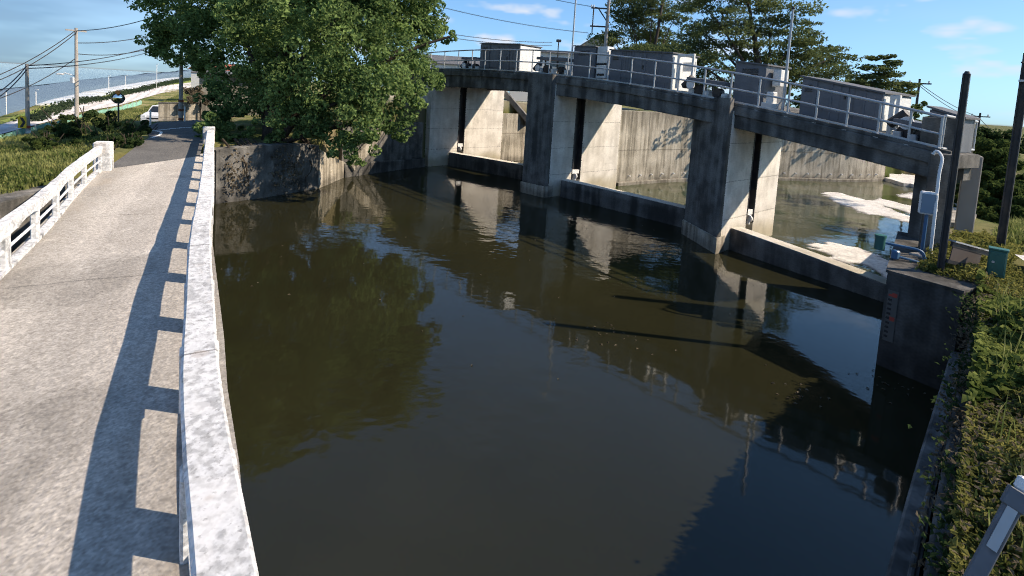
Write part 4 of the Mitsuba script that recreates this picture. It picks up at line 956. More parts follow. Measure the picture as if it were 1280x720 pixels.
x, y, z0, z1 = K['pole97']
k = thing('utility_pole', 'tallest concrete utility pole in the left field, with a small lamp', 'utility pole'); cylpole(k, x, y, z0 - .3, z1, .14)
put('lamp', cat3([tube([(x, y, 4.9), (x - .7, y - .2, 5.1), (x - .9, y - .25, 5.02)], .035), box((x - 1.0, y - .28, 5.0), (.45, .2, .12), .3, .03)]), 'white_metal', k)
put('meter_box', box((x - .12, y - .22, 4.6), (.22, .14, .42)), 'white_metal', k); put('crossarm', box((x, y, z1 - .2), (1.2, .1, .1), .9), 'pole_concrete', k)
x, y, z0, z1, za, zb = K['pole38']
k = thing('utility_pole', 'shorter concrete pole carrying a yellow chevron sign at the far left', 'utility pole'); cylpole(k, x, y, z0 - .3, z1, .11)
for i in range(4): put('warning_band', tube([(x, y, 1.2 + i * .28), (x, y, 1.34 + i * .28)], .122, 12), 'red' if i % 2 else 'white_line', k)
k = thing('chevron_sign', 'yellow sign with a dark chevron arrow on the far left pole', 'sign')
q = np.array([x, y, 0]) + np.array([.03, -.17, 0]); f_ = unit(-np.array([x, y, 0])); r_ = unit(np.cross(f_, (0, 0, -1))); r_ = np.array([-f_[1], f_[0], 0])
q = q + f_ * .05 + r_ * -.12
put('plate', boxf(q, r_, f_, (0, 0, 1), -.17, .17, 0, .03, 2.05, 2.7), 'yellow', k)
for s in (0, 1):
    ch = Polygon([(-.10, .10), (.02, .375), (-.10, .65), (.02, .65), (.14, .375), (.02, .10)])
    m = trimesh.creation.extrude_polygon(ch, .006, engine='earcut'); V = m.vertices.copy(); m.vertices = q + V[:, :1] * r_ * -1 * (-1) + V[:, 1:2] * np.array([0, 0, 1.]) + np.array([0, 0, 2.0]) + (V[:, 2:] + .031) * f_
    if s == 0: put('chevron', m, 'black', k)
x, y, z0, z1, zb = K['pole225']
k = thing('utility_pole', 'utility pole with rusty and pale bands at its foot by the road wall', 'utility pole'); cylpole(k, x, y, z0 - .2, z1, .13)
for i in range(5): put('warning_band', tube([(x, y, z0 + .05 + i * .29), (x + .02, y, z0 + .19 + i * .29)], .15, 12), 'rust' if i % 2 == 0 else 'pole_concrete', k)
x, y, z0, zc, zl, zh = K['mirror']
k = thing('traffic_mirror', 'round convex traffic mirror with a hood on a thin pole beyond the bridge', 'mirror')
put('pole', tube([(x, y, z0 - .2), (x, y, zc)], .04, 8), 'dark_steel', k)
mf = unit(np.array([.55, -.83, -.05]))
put('back', tube([np.array([x, y, zc]), np.array([x, y, zc]) + mf * .07], .30, 24), 'dark_steel', k)
sp = trimesh.creation.icosphere(3, 1.0); sp = trimesh.intersections.slice_mesh_plane(sp, (0, 0, 1), (0, 0, .85)) ; Rm = trimesh.geometry.align_vectors((0, 0, 1), mf); sp.vertices = (sp.vertices - (0, 0, .85)) * (.46, .46, .42); sp.apply_transform(Rm); sp.apply_translation(np.array([x, y, zc]) + mf * .075)
put('glass', sp, 'mirror_glass', k, smooth=True)
put('hood', cat3([tube([np.array([x, y, zc + .34]) + mf * .02, np.array([x, y, zc + .36]) + mf * .28], .12, 10)]), 'orange', k)
for i, (x, y, z0, z1) in enumerate(K['white_posts']):
    k = thing('marker_post', ['thin white marker post in front of the parked car', 'thin white marker post beside the banded utility pole'][i], 'post', 'white marker posts')
    put('shaft', tube([(x, y, z0 - .1), (x, y, z1)], .045, 8), 'white_line', k); put('cap', tube([(x, y, z1), (x, y, z1 + .03)], .05, 8), 'white_line', k)

# parked car
k = thing('parked_car', 'silver white hatchback parked behind the road wall beyond the bridge', 'car')
cx, cy, cz, _ = K['car']
ca = math.radians(118)   # heading: forward axis
fx = np.array([-math.cos(ca), -math.sin(ca), 0]) * -1; fx = unit(np.array([.25, -.97, 0])); fy = np.array([-fx[1], fx[0], 0])
CO = np.array([cx + .75, cy, 1.48]) - fx * 1.6


def carprism(pts, w0, w1, mat, name, taper=None):
    m = []
    for yy, sc in ((-w0, 1), (w0, 1)): m += [CO + fx * px + fy * yy + np.array([0, 0, pz]) for px, pz in pts]
    return m


def side_ex(pts, w, z_in=None):
    p = Polygon(pts); m = trimesh.creation.extrude_polygon(p, 2 * w, engine='earcut'); V = m.vertices.copy()
    yy = V[:, 2] - w
    if z_in is not None: yy = yy * (1 - np.clip((V[:, 1] - z_in) * .22, 0, 1))
    m.vertices = CO + V[:, :1] * fx + yy[:, None] * fy + V[:, 1:2] * np.array([0, 0, 1.]); m.fix_normals(); return m


put('body', side_ex([(-1.95, .28), (1.9, .26), (1.98, .5), (1.92, .72), (1.1, .92), (-1.85, .98), (-2.0, .7)], .83), 'car_paint', k)
put('cabin', side_ex([(-1.8, .96), (1.02, .9), (.42, 1.42), (-1.35, 1.47)], .80, .95), 'car_paint', k)
put('windscreen', hullmesh([CO + fx * a + fy * b + np.array([0, 0, c_]) for a, b, c_ in ((1.0, -.7, .96), (1.0, .7, .96), (.49, -.62, 1.38), (.49, .62, 1.38), (.97, -.7, .95), (.97, .7, .95), (.46, -.62, 1.37), (.46, .62, 1.37))]), 'glass_dark', k)
for s in (-1, 1):
    put('side_window', hullmesh([CO + fx * a + fy * b * s + np.array([0, 0, c_]) for a, b, c_ in ((.7, .815, 1.0), (-1.4, .815, 1.02), (.3, .745, 1.38), (-1.2, .745, 1.4), (.7, .80, 1.0), (-1.4, .80, 1.02))]), 'glass_dark', k)
    put('headlight', hullmesh([CO + fx * a + fy * b * s + np.array([0, 0, c_]) for a, b, c_ in ((1.93, .45, .6), (1.93, .78, .62), (1.86, .45, .74), (1.8, .8, .78), (1.99, .5, .6), (1.9, .8, .63), (1.95, .5, .72))]), 'lamp_glass', k)
    for xx in (1.2, -1.2):
        c_ = CO + fx * xx + fy * s * .72 + np.array([0, 0, .31]); w = put('wheel', tube([c_ - fy * s * .09, c_ + fy * s * .13], .31, 20), 'rubber', k); put('rim', tube([c_ + fy * s * .125, c_ + fy * s * .14], .19, 16), 'galvanised', w)
put('grille', hullmesh([CO + fx * a + fy * b + np.array([0, 0, c_]) for a in (1.955, 1.985) for b in (-.42, .42) for c_ in (.36, .56)]), 'black', k)
put('bumper', side_ex([(1.85, .24), (2.03, .28), (2.04, .42), (1.9, .44)], .80), 'car_paint', k)

rw = K['roadwall']; a, z = dens([rw[0], rw[1], rw[2]], [3.36, 3.4, 3.45], 10)
k = thing('road_wall', 'weathered board marked concrete wall beside the road beyond the bridge', 'wall')
put('wall_face', loft(np.c_[a, 0 * z], np.array([[(0, 1.2), (0, zz), (-.2, zz), (-.2, 1.2)] for zz in z])), 'canal_concrete', k)
put('coping', loft(np.c_[a, z + .003], [(.04, 0), (.04, .07), (-.24, .07), (-.24, 0)]), 'dark_concrete', k)


def house(name, label, o, ang, w, d, h, rise, wm, rm, z0, wins=(), over=.25, cat='house'):
    k = thing(name, label, cat)
    ex = np.array([math.cos(ang), math.sin(ang), 0]); ey = np.array([-math.sin(ang), math.cos(ang), 0]); O = np.array([o[0], o[1], 0])
    P = [(0, z0), (d, z0), (d, h), (d / 2, h + rise), (0, h)]
    m = hullmesh([O + ex * xx + ey * a + np.array([0, 0, b]) for xx in (0, w) for a, b in P])
    put('walls', m, wm, k)
    rf = []
    for s in (0, 1):
        a0, a1 = (-over, d / 2) if s == 0 else (d + over, d / 2)
        sl = rise / (d / 2)
        za = h - over * sl
        rf.append(hullmesh([O + ex * xx + ey * a + np.array([0, 0, b + t]) for xx in (-over, w + over) for a, b in ((a0, za), (a1, h + rise)) for t in (.02, .12)]))
    put('roof', cat3(rf), rm, k)
    for (x0, x1, za, zb) in wins:
        f = put('window', boxf(O, ex, ey, (0, 0, 1), x0, x1, -.05, .02, za, zb), 'white_metal', k)
        put('pane', boxf(O, ex, ey, (0, 0, 1), x0 + .06, x1 - .06, -.062, -.045, za + .06, zb - .06), 'glass_dark', f)
    return k


house('shed', 'grey shed with a dark flat roof behind the road wall, partly hidden by the tree', (-28.6, 42.2), .35, 5, 4, 5.75, .25, 'canal_concrete', 'roof_grey', 1.5, over=.5, cat='shed')
house('house', 'small house with a red roof far behind the shed', (-48.3, 69.5), .2, 5.0, 5, 6.4, .9, 'wall_white', 'roof_red', 1.5)
house('house', 'white house with a dark flat roof seen right of the first wide gate housing', (-2.4, 60.6), .05, 10.5, 7, 10.9, .5, 'wall_white', 'roof_grey', 4, ((2.2, 3.8, 9.2, 10.5), (4.6, 6.6, 9.2, 10.5), (7.4, 9.4, 9.2, 10.5)))
house('house', 'low white house with a pale roof seen left of the first wide gate housing', (-13.6, 62), .08, 8.8, 6, 8.9, 1.1, 'wall_white', 'roof_grey', 3, ((1, 2.2, 7.2, 8.3), (3.2, 4.6, 7.2, 8.3), (5.8, 7.4, 7.3, 8.4)))
house('house', 'tan gabled house top behind the narrow housing by the utility pole', (11.6, 76.0), 1.62, 6, 4.2, 13.7, 1.5, 'wall_tan', 'roof_grey', 4)
x, y, za, zb = K['lamp697']
k = thing('flood_lamp', 'small flood lamp on a thin pole behind the railing between two housings', 'lamp'); put('pole', tube([(x, y, 4.5), (x, y, zb - .3)], .06, 8), 'dark_steel', k); put('head', box((x, y, zb - .2), (.55, .4, .3), .2, .04), 'dark_steel', k)

# poles behind the deck
x, y, za, zb = K['p760']
k = thing('utility_pole', 'thick grey utility pole with crossarms to its left, behind the deck', 'utility pole'); cylpole(k, x, y, 4.5, zb + 2, .2)
put('crossarm', box((x - .75, y, 14.75), (1.9, .12, .14)), 'dark_steel', k); put('crossarm', box((x - .75, y, 12.95), (1.9, .12, .14)), 'dark_steel', k)
put('drop_bar', tube([(x - 1.45, y, 12.3), (x - 1.45, y, 14.95)], .06), 'dark_steel', k); put('strut', tube([(x - .05, y, 13.5), (x - .95, y, 14.7)], .06), 'dark_steel', k)
for dx in (-1.68, -1.45): put('insulator', tube([(x + dx, y, 14.8), (x + dx, y, 15.05)], .07), 'white_metal', k)
for key, lab in (('p1147', 'dark utility pole with a crossarm between the small tree and the steel post'), ('p1222', 'distant utility pole just right of the end housing of the deck'), ('p1260', 'farthest utility pole above the hedge near the right edge')):
    x, y, za, zb = K[key]
    k = thing('utility_pole', lab, 'utility pole'); cylpole(k, x, y, 0.5, zb, .17, 'dark_steel')
    put('crossarm', box((x, y, zb - .55), (2.3, .16, .16), -.6), 'dark_steel', k)
    for s in (-.9, 0.0, .9): put('insulator', tube([(x + s * .82, y - s * .56, zb - .5), (x + s * .82, y - s * .56, zb - .2)], .09, 8), 'white_metal', k)
WL = ['black wire sloping from the tree top to the lower crossarm of the thick pole', 'one of two close wires sagging from the tree above the first housing', 'one of two close wires sagging from the tree above the first housing', 'one of two wires between crossarm poles behind the nearer steel post', 'one of two wires between crossarm poles behind the nearer steel post',
      'wire running on to the farthest pole at the right edge', 'one of two wires between the broad layered tree and the crossarm pole', 'one of two wires between the broad layered tree and the crossarm pole', 'short wire reaching the upper crossarm of the thick pole']
WL2 = ['one of two close wires from the tallest left pole to the left edge', 'one of two close wires from the tallest left pole to the left edge', 'wire from the top of the tallest left pole towards the tree', 'one of two close wires from the chevron pole to the left edge', 'one of two close wires from the chevron pole to the left edge',
       'one of two close wires from the chevron pole to the tree', 'one of two close wires from the chevron pole to the tree', 'lowest wire from the middle of the tallest left pole to the left edge', 'lowest wire from the tallest left pole to the tree', 'second wire from the top of the tallest left pole to the tree']
for i, (a, b, sag) in enumerate(K['wires'] + K['lwires']):
    a, b = np.array(a), np.array(b); t = np.linspace(0, 1, 14)[:, None]
    P = a + (b - a) * t; P[:, 2] -= (4 * t * (1 - t))[:, 0] * sag
    d = np.linalg.norm((a + b) / 2 - EYE)
    far = i < len(K['wires'])
    whole('overhead_wire', tube(P, .02 + .0002 * d, 5), 'cable', (WL[i] if far else WL2[i - len(K['wires'])]), 'wire', 'overhead wires')
for i, (x, y, za, zb) in enumerate(K['lightpoles']):
    k = thing('light_pole', ['leftmost', 'second from the left', 'third from the left', 'fourth from the left', 'fifth and tallest'][i] + ' of the thin white light poles along the far shore', 'light pole', 'light poles along the shore'); put('shaft', tube([(x, y, -10), (x, y, zb)], .045, 6), 'white_line', k); put('lamp', box((x + .15, y, zb), (.35, .12, .06)), 'white_line', k)

# net fence
nf = np.array(K['net']); ls = LineString(nf)
k = thing('net_fence', 'low fence of pale green netting along the grey field', 'fence')
tt = np.arange(0, ls.length, 1.0); q = np.array([ls.interpolate(t).coords[0] for t in tt]); gz = ground_z(q[:, 0], q[:, 1])
put('netting', loft(np.c_[q, gz], np.array([[(-.012, 0), (-.012, .46 + .05 * math.sin(i * 1.3)), (.012, .46 + .05 * math.sin(i * 1.3)), (.012, 0)] for i in range(len(q))])), 'net', k)
for i in range(0, len(q), 3): put('stake', tube([(*(q[i] + [.05, -.05]), gz[i] - .2), (*(q[i] + [.05, -.05]), gz[i] + .58)], .035, 6), 'galvanised', k)
# greenhouses and hedge along the shore
cl = LineString(K['coast'][1:]); hl_ = LineString([(x + 1.2, y + .9) for x, y in K['hedge_lo']])
s = 6.0; i = 0
while s < 420:
    L = 5 + .10 * s; A = np.array(cl.interpolate(s).coords[0]); B = np.array(cl.interpolate(s + L).coords[0]); d = unit(B - A); nrm = np.array([d[1], -d[0]])
    wd, ht = 3.0 + .012 * s, (.5 if s < 40 else .65) + .002 * s
    th = np.linspace(0, math.pi, 9)
    P = [np.r_[A + d * x + nrm * (wd / 2 + math.cos(t) * wd / 2), 1.4 + ht * math.sin(t) ** .6 * .72] for x in (0, L - 1.0 - .03 * s) for t in th]
    k = thing('greenhouse', 'white plastic greenhouse tunnel in the row along the shore', 'greenhouse', 'greenhouse tunnels along the shore')
    put('film', hullmesh(P), 'greenhouse_film', k)
    E = [np.r_[A - d * .01 + nrm * (wd / 2 + math.cos(t) * wd / 2 * .8), 1.4 + ht * math.sin(t) ** .6 * .55] for t in th]; put('end_frame', hullmesh(E + [e_ - np.r_[d * .05, 0] for e_ in E]), 'wall_white', k)
    s += L; i += 1
pts = []
r = np.random.default_rng(8)
for t in np.arange(0, hl_.length, .5):
    c = np.array(hl_.interpolate(t).coords[0]); hgt = (.20 + .26 * meshkit.noise(np.array([t * .12, 0, 0.]), 4)) * (1 + t * .004)
    if meshkit.noise(np.array([t * .07 + 5, 1, 0.]), 6) < .32: hgt *= .3
    n_ = int(26 + t * .02); pts.append(np.c_[c + r.normal(size=(n_, 2)) * (.35 + t * .003), 1.45 + r.uniform(0, 1, n_) * hgt * 1.5])
k = setting('field_hedge', leaves(np.vstack(pts), .28, 9), 'leaf_far', 'dark green hedge along the far side of the fields', kind='stuff')
labels[k]['category'] = 'hedge'

# ------------------------------------------------------------------ trees
def tree(name, label, clumps, base, limbs, r0, n, size, mat, seed, flat=1.0, lf=0.0, group=None, puff=.38, aspect=1.7, droop=0):
    if lf > 0:
        pick = np.random.default_rng(seed + 5).permutation(len(clumps))[:9]
        limbs = [((clumps[q][0], clumps[q][1], clumps[q][2] - .15), r0 * (.45 if e_ else .9)) for e_, q in enumerate(pick)]
    k = thing(name, label, 'tree', group)
    pts, nr = clump_points(clumps, n, seed, flat, puff=puff)
    put('crown', leaves(pts, size, seed + 1, lf, aspect, droop, nr * .8 if lf == 0 else None), mat, k)
    put('trunk', trunk_mesh(base, limbs, r0, seed), 'bark', k, smooth=50)
    return k


tb = np.array([-13.1, 24.9, 2.0])
cl_ = K['tree'] + [[-10.2, 20.6, 8.2, 1.3], [-11.2, 19.6, 9.2, 1.3], [-9.2, 21.2, 9.6, 1.4], [-12.2, 20.6, 8.8, 1.2]]
limbs = [((-9.5, 25.5, 9.5), .42), ((-12.5, 27, 12.5), .5), ((-7.0, 26, 7.5), .3), ((-16.5, 28, 8.0), .28), ((-8.0, 23.5, 5.2), .22), ((-4.5, 27, 8.5), .2), ((-6.5, 23.5, 4.0), .16), ((-11, 22.8, 6.0), .2), ((-10.2, 24.2, 4.6), .14)]
t_ = tree('broadleaf_tree', 'large dense broadleaf tree on the left bank overhanging the pool and the road', cl_, tb, limbs, .5, 110000, .22, 'leaf_big', 21)
r = np.random.default_rng(4)
for i in range(16):
    t = r.uniform(0, 1); A = np.array([-13.3, 21.3, 2.42]) * (1 - t) + np.array([-11.0, 25.4, 2.3]) * t + np.array([-.2, .15, 0])
    P = [A + (-.5, .4, .3), A + (.05, -.03, .06)]; z = 2.2; q = A + (.18, -.12, 0)
    end = r.uniform(.0, 1.6)
    while z > end:
        q = q + np.array([r.normal() * .10, r.normal() * .10, 0]); q[2] = z; P.append(q.copy()); z -= .25
    put('hanging_root', tube(np.array(P), r.uniform(.03, .075), 6, .015), 'bark', t_)
whole('root_vines', leaves(np.vstack([np.array([-13.3, 21.2, 1.2]) * (1 - t) + np.array([-11.0, 25.4, 1.2]) * t + r.normal(size=(60, 3)) * (.18, .14, .55) + (.2, -.13, 0) for t in (.05, .12, .2, .5, .56, .63, .7, .76)]), .16, 71), 'leaf_dry', 'dry leafy vines hanging down the dark bank wall under the tree', 'vines')
labels['root_vines']['kind'] = 'stuff'

OVER = [[14.4, 35.5, 6.5, .7], [15.6, 36.1, 6.9, .9], [16.8, 36.9, 6.4, .8], [13.7, 35.0, 6.2, .6], [17.6, 37.4, 7.2, .9], [16.2, 36.3, 5.9, .5], [25.2, 40.7, 6.0, .7], [27.0, 41.2, 5.7, .7], [28.5, 41.8, 5.5, .7], [23.8, 40.4, 6.3, .8], [30.0, 42.6, 5.6, .8], [26.0, 40.9, 6.9, .9]]
lay = K['layered'] + OVER; lay2 = K['layered2']
bt = np.array([20.5, 44.5, 4.6])
tree('layered_tree', 'broad tree with flat layered branches behind the right half of the deck', lay, bt, [((20.5, 43.5, 16), .38), ((24.5, 43, 12), .2), ((27, 42.5, 10.5), .16), ((17, 42, 13), .2), ((15.5, 43, 10.5), .18), ((22, 40.5, 9.5), .16), ((16.0, 37.2, 7.4), .12), ((26.4, 41.1, 7.2), .1)], .4, 40000, .25, 'leaf_layer', 31, flat=.34, lf=.3, puff=.5, droop=.5)
put('branch', trunk_mesh(bt + (0, 0, .5), [((15.6, 36.2, 6.8), .16), ((26.6, 41.1, 6.1), .14), ((17.4, 37.5, 7.1), .12)], .2, 77), 'bark', 'layered_tree', smooth=50)
tree('layered_tree', 'layered tree behind the middle gate housing next to the utility pole', lay2, (14.3, 61, 4.6), [((14.3, 61, 20), .35), ((10.6, 60, 15), .18), ((17.5, 60.5, 15), .18)], .35, 20000, .31, 'leaf_layer', 33, flat=.34, lf=.3, puff=.5, droop=.5)
tree('layered_tree', 'small layered tree standing alone right of the broad one', K['smalltree'], (29.2, 42.6, 3.5), [((29, 42.3, 10.3), .13), ((30.6, 42.2, 8.3), .07), ((27.6, 42.2, 8.3), .07)], .15, 7500, .2, 'leaf_layer', 35, flat=.3, lf=.35, puff=.6)
hd = [[a_, b_, c_ - .1, d_ * 1.5] for a_, b_, c_, d_ in K['hedge']]
tree('bushy_tree', 'rounded dense bushy tree behind the tallest steel post at the right edge', hd[:11] + [[19.6, 22.2, 1.6, .8], [20.6, 23.4, 2.0, .9]], (20.5, 23.2, 0.8), [((20.8, 23.2, 3.2), .14), ((21.8, 23.8, 4.0), .1)], .15, 24000, .18, 'leaf_hedge', 37)
tree('bushy_tree', 'lower dense bushy tree at the right edge beyond the tallest post', hd[11:] + [[21.5, 21.5, 1.4, .8], [22.8, 23.5, 2.4, .9]], (22.4, 22.4, 0.8), [((22.5, 22.4, 2.6), .12), ((23.5, 24, 3.4), .1)], .13, 22000, .18, 'leaf_hedge', 38)


for i, c_ in enumerate(K['fartrees']):
    x, y, z, rr_ = c_
    tree('far_tree', ['dark tree line clump between the end housing and the tallest post', 'far dark tree just left of the tallest post', 'far dark tree behind the tallest post', 'far dark tree at the right edge'][i], [[x, y, z, rr_], [x - rr_ * .9, y + 1, z - rr_ * .4, rr_ * .8], [x + rr_ * .9, y + 1, z - rr_ * .5, rr_ * .8], [x, y, z - rr_ * 1.1, rr_]], (x, y, -.5), [((x, y, z), .25)], .3, 6000, .32, 'leaf_shrub', 140 + i)


def shrub(name, label, clumps, n, size, mat, seed, group=None, stems=None):
    k = thing(name, label, 'shrub', group)
    pts, nr = clump_points(clumps, n, seed)
    put('foliage', leaves(pts, size, seed + 1, 0, 1.8, 0, nr * .8), mat, k)
    if stems is not None: put('stem', stems, 'bark', k)


bs = K['bushes']
for i, g in enumerate((bs[:6], bs[6:9], bs[9:13], bs[13:])):
    c = np.mean([b[:3] for b in g], axis=0); gz = float(ground_z(c[0], c[1]))
    shrub('wall_shrub', ['leafy bush behind the railing near the right end of the deck', 'bush behind the last hoist cover', 'yellow green bush behind the lamp mast on the far wall', 'bush seen through the white end frame'][i], g + [[c[0], c[1], (gz + c[2]) / 2, (c[2] - gz) / 2 + .2]], 3800, .15, 'leaf_hedge', 50 + i, stems=tube([(c[0], c[1], min(gz, c[2] - .5) - .1), (c[0], c[1], c[2])], .06, 6))
lab = ['dark shrub at the left end of the row along the grass bank', 'tall dark shrub in the middle of the row along the grass bank', 'dark shrub under the traffic mirror', 'low dark shrub close to the asphalt road', 'pale low shrub in the grass left of the row', 'small shrub at the edge of the asphalt road',
       'broad shrub just behind the end post of the white parapet', 'low bush filling the corner behind the white end post']
for i, (x, y, z0, z1) in enumerate(K['shrubs']):
    h = z1 - z0; cs_ = []
    r = np.random.default_rng(80 + i)
    for j in range(9): cs_.append([x + r.normal() * h * .55, y + r.normal() * h * .55, z0 + r.uniform(.1, .85) * h, h * r.uniform(.22, .4)])
    stems = cat3([tube([(x + r.normal() * .2, y + r.normal() * .2, z0 - .2), (x + r.normal() * h * .5, y + r.normal() * h * .5, z0 + h * r.uniform(.8, 1.15))], .018, 5) for _ in range(7)])
    shrub('bank_shrub', lab[i], cs_, 3800, .13, 'leaf_shrub' if i != 4 else 'leaf_hedge', 90 + i, stems=stems)
shrub('climbing_shrub', 'ivy and branches clinging round the dark end of the water side parapet', [[-14.6, 22.6, 2.6, .6], [-14.9, 23.4, 3.1, .8], [-15.4, 24.2, 3.4, .9], [-14.2, 23.2, 2.9, .6], [-15.6, 23.4, 2.7, .5]], 5000, .16, 'leaf_big', 120, stems=tube([(-14.8, 23.2, 2.2), (-15, 23.6, 3.6)], .05, 6))
shrub('dry_shrub', 'pale dry shrub in front of the shed behind the road wall', [[-24.5, 36.0, 3.9, .7], [-24.9, 36.8, 4.3, .7], [-23.9, 36.4, 3.6, .5], [-25.3, 36.2, 4.2, .5]], 2600, .13, 'leaf_dry', 125, stems=tube([(-24.5, 36.4, 2.2), (-24.6, 36.4, 4)], .05, 6))


# ------------------------------------------------------------------ grass and ground cover
def blades(P, z, h, seed, width=.03):
    r = np.random.default_rng(seed); n = len(P)
    a = r.uniform(0, 2 * math.pi, n); d = np.c_[np.cos(a), np.sin(a)]; hh = h * r.uniform(.5, 1.25, n); lean = r.uniform(.15, .7, n)
    b0 = np.c_[P, z - .03]; side = np.c_[-d[:, 1], d[:, 0], 0 * a] * width / 2
    m = b0 + np.c_[d * (lean * hh * .35)[:, None], hh * .6]; t = b0 + np.c_[d * (lean * hh)[:, None], hh * (1 - .25 * lean)]
    V = np.stack([b0 - side, b0 + side, m + side * .8, m - side * .8, t], 1).reshape(-1, 3); i = np.arange(n)[:, None] * 5
    return trimesh.Trimesh(V, np.vstack([i + [[0, 1, 2]], i + [[0, 2, 3]], i + [[3, 2, 4]]]), process=False)


def scatter(poly, n, seed):
    r = np.random.default_rng(seed); x0, y0, x1, y1 = poly.bounds; out = np.zeros((0, 2))
    while len(out) < n:
        q = np.c_[r.uniform(x0, x1, n * 2), r.uniform(y0, y1, n * 2)]; out = np.vstack([out, q[shapely.contains_xy(poly, q[:, 0], q[:, 1])]])
    return out[:n]


lawn = Polygon([(-13.9, 10), (-14.2, 13.2), (-14.9, 15.6), (-15.4, 17.2), (-17, 20), (-19, 23), (-23.2, 28.5), (-27, 31), (-34, 38), (-42, 52), (-36, 40), (-30.5, 31), (-26.5, 24.5), (-22, 17), (-20, 10), (-16, 8)])
dist = lambda P: np.hypot(P[:, 0], P[:, 1])
P = scatter(lawn.buffer(0), 46000, 1); gz = ground_z(P[:, 0], P[:, 1]); tall = .5 + .7 * meshkit.fbm(np.c_[P * .45, 0 * gz], 3, 5)
k = setting('grass', blades(P, gz, .42 * tall, 2, .045), 'blade', 'long rough grass on the bank left of the bridge', kind='stuff'); labels[k]['category'] = 'grass'
P = scatter(lawn.buffer(-.3), 15000, 95); pk = meshkit.fbm(np.c_[P * .8, np.zeros(len(P))], 4, 96); P = P[(pk > .55) & (P[:, 1] < 21)]; gz = ground_z(P[:, 0], P[:, 1])
k = setting('bank_weeds', leaves(np.c_[P, gz + np.random.default_rng(97).uniform(.1, .5, len(P))], .10, 98, .3), 'leaf_hedge', 'leafy weeds among the grass left of the bridge', kind='stuff'); labels[k]['category'] = 'weeds'
field = Polygon([(-27.5, 33), (-27, 40), (-32, 46), (-48, 70), (-70, 104), (-74, 104), (-47.5, 62), (-40, 48.5), (-33.5, 36)]).buffer(0).difference(Point(K['car'][0] + .3, K['car'][1] - .5).buffer(3.2))
P = scatter(field, 26000, 3); gz = ground_z(P[:, 0], P[:, 1])
k = setting('grass', blades(P, gz, .22, 4, .06), 'blade', 'yellowish tall grass beyond the road and the parked car', kind='stuff'); labels[k]['category'] = 'grass'
edge = np.array([(.09, -.08)]) + np.array([(9.25, 10.0), (8.72, 9.41), (7.44, 7.95), (5.99, 6.42), (5.02, 5.37), (4.12, 4.39), (3.37, 3.57), (2.2, 2.2)])
cover = Polygon([tuple(q) for q in edge] + [(3.2, 1.2), (7, 3), (12, 6.5), (14, 9.5), (13, 10.5), (10.9, 8.5), (10.0, 10.0), (9.9, 10.6)])
n = 105000
BOXF = Polygon([(10.25, 11.1), (10.7, 11.0), (10.6, 10.75), (10.3, 10.8)])
P = scatter(cover.buffer(.12).difference(PATH), n, 6); dd = np.array(shapely.distance(shapely.points(P), LineString(edge)))
hb = .02 + .85 * np.clip(meshkit.fbm(np.c_[P * 1.4, np.zeros(n)], 4, 7) - .12, 0, 1) * np.clip(dd * 1.2 + .25, 0, 1)
r = np.random.default_rng(12); zz = ground_z(P[:, 0], P[:, 1]) - .05 + hb * r.uniform(.45, 1.05, n)
k = setting('ground_cover', leaves(np.c_[P, zz], .068, 13, .45, 1.8), 'leaf_cover', 'leafy yellow green weeds covering the right bank', kind='stuff'); labels[k]['category'] = 'weeds'
sel = np.random.default_rng(44).random(n) < .16
big = (meshkit.fbm(np.c_[P * .8, np.zeros(n)], 3, 31) > .56) & (np.random.default_rng(46).random(n) < .22)
k = setting('ground_cover', leaves(np.c_[P, zz + .07][big], .13, 47, .6, 1.25), 'leaf_broad', 'broad green leaves in patches on the right bank', kind='stuff'); labels[k]['category'] = 'weeds'
k = setting('ground_cover', leaves(np.c_[P, zz + .03][sel], .06, 45, .5, 2.2), 'leaf_dry', 'pale dry leaves among the weeds of the right bank', kind='stuff'); labels[k]['category'] = 'weeds'
P = scatter(cover.buffer(-.1), 1200, 16); k = setting('ground_cover', blades(P, ground_z(P[:, 0], P[:, 1]) + .1, .5, 17, .012), 'blade', 'thin grass stalks among the weeds of the right bank', kind='stuff'); labels[k]['category'] = 'grass'
ls = LineString(edge); V = []
r = np.random.default_rng(14)
for i in range(240):
    t = r.uniform(0, ls.length); c = np.array(ls.interpolate(t).coords[0]); q = np.r_[c + r.normal(size=2) * .05, 2.2]; ln_ = r.uniform(.15, .9) * (1.3 if r.random() < .2 else .7); d = unit(np.array([-.7, .7]) + r.normal(size=2) * .4)
    m = int(ln_ * 26) + 3
    f = np.linspace(0, 1, m)[:, None]
    V.append(q + np.c_[d * (f * .28) + r.normal(size=(m, 2)) * .03, (.12 * np.sin(f * 3) - f ** 1.6 * ln_)])
q_ = np.r_[0.0, np.random.default_rng(91).uniform(0, 1, 3400)]; tq = np.random.default_rng(92).uniform(0, ls.length, len(q_)); oq = np.abs(np.random.default_rng(93).normal(size=len(q_))) * .17
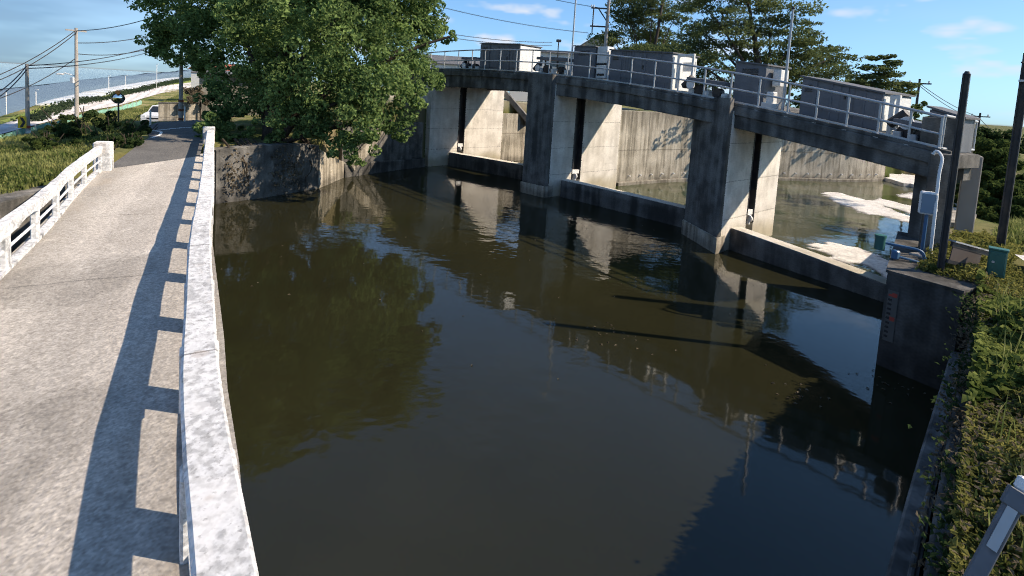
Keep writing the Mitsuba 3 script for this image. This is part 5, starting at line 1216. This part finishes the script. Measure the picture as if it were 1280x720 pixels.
bq = np.array([np.array(ls.interpolate(v_).coords[0]) for v_ in tq]) + np.array([-.72, .68]) * (oq - .05)[:, None]
keep = meshkit.fbm(np.c_[tq * 1.3, oq * 2, 0 * tq], 3, 3) > .42
k = setting('edge_weeds', leaves(np.c_[bq, 2.14 + .2 * q_ * np.clip(1 - oq * 2, .15, 1)][keep], .075, 94, .3), 'leaf_shrub', 'dark creeping weeds along the top of the right retaining wall', kind='stuff'); labels[k]['category'] = 'weeds'  # dark leaves add to the shade painted along the wall top
k = setting('hanging_weeds', leaves(np.vstack(V), .07, 15), 'leaf_dry', 'dry weeds hanging over the edge of the right retaining wall', kind='stuff'); labels[k]['category'] = 'weeds'
wb = Polygon([(9.0, 11.3), (9.6, 10.6), (10.3, 11.0), (13.2, 13.2), (14.2, 15.5), (12.6, 14.6), (11.2, 13.6), (9.6, 11.9)])
P = scatter(wb.difference(PATH).difference(BOXF), 9000, 18); gz = ground_z(P[:, 0], P[:, 1]); hb = .1 + .45 * meshkit.fbm(np.c_[P * 1.3, 0 * gz], 4, 19)
k = setting('ground_cover', leaves(np.c_[P, gz + hb * np.random.default_rng(20).uniform(.1, 1, len(P))], .085, 21, .4), 'leaf_cover', 'weeds round the foot of the posts on the right bank', kind='stuff'); labels[k]['category'] = 'weeds'
P = scatter(Polygon([(10.0, 10.0), (10.2, 10.9), (11.0, 11.4), (12.2, 12.6), (11.6, 11.4), (10.8, 10.3)]), 1500, 24)
k = setting('ground_cover', leaves(np.c_[P, ground_z(P[:, 0], P[:, 1]) + np.random.default_rng(25).uniform(.02, .16, len(P))], .07, 26, .6), 'leaf_cover', 'low weeds in front of the green box', kind='stuff'); labels[k]['category'] = 'weeds'
P = scatter(Polygon([(14, 15), (20, 20), (26, 25), (30, 24), (22, 16), (15, 12.5)]), 16000, 22)
k = setting('grass', blades(P, ground_z(P[:, 0], P[:, 1]), .45, 23, .04), 'blade', 'rough green grass beyond the tallest post on the right bank', kind='stuff'); labels[k]['category'] = 'grass'
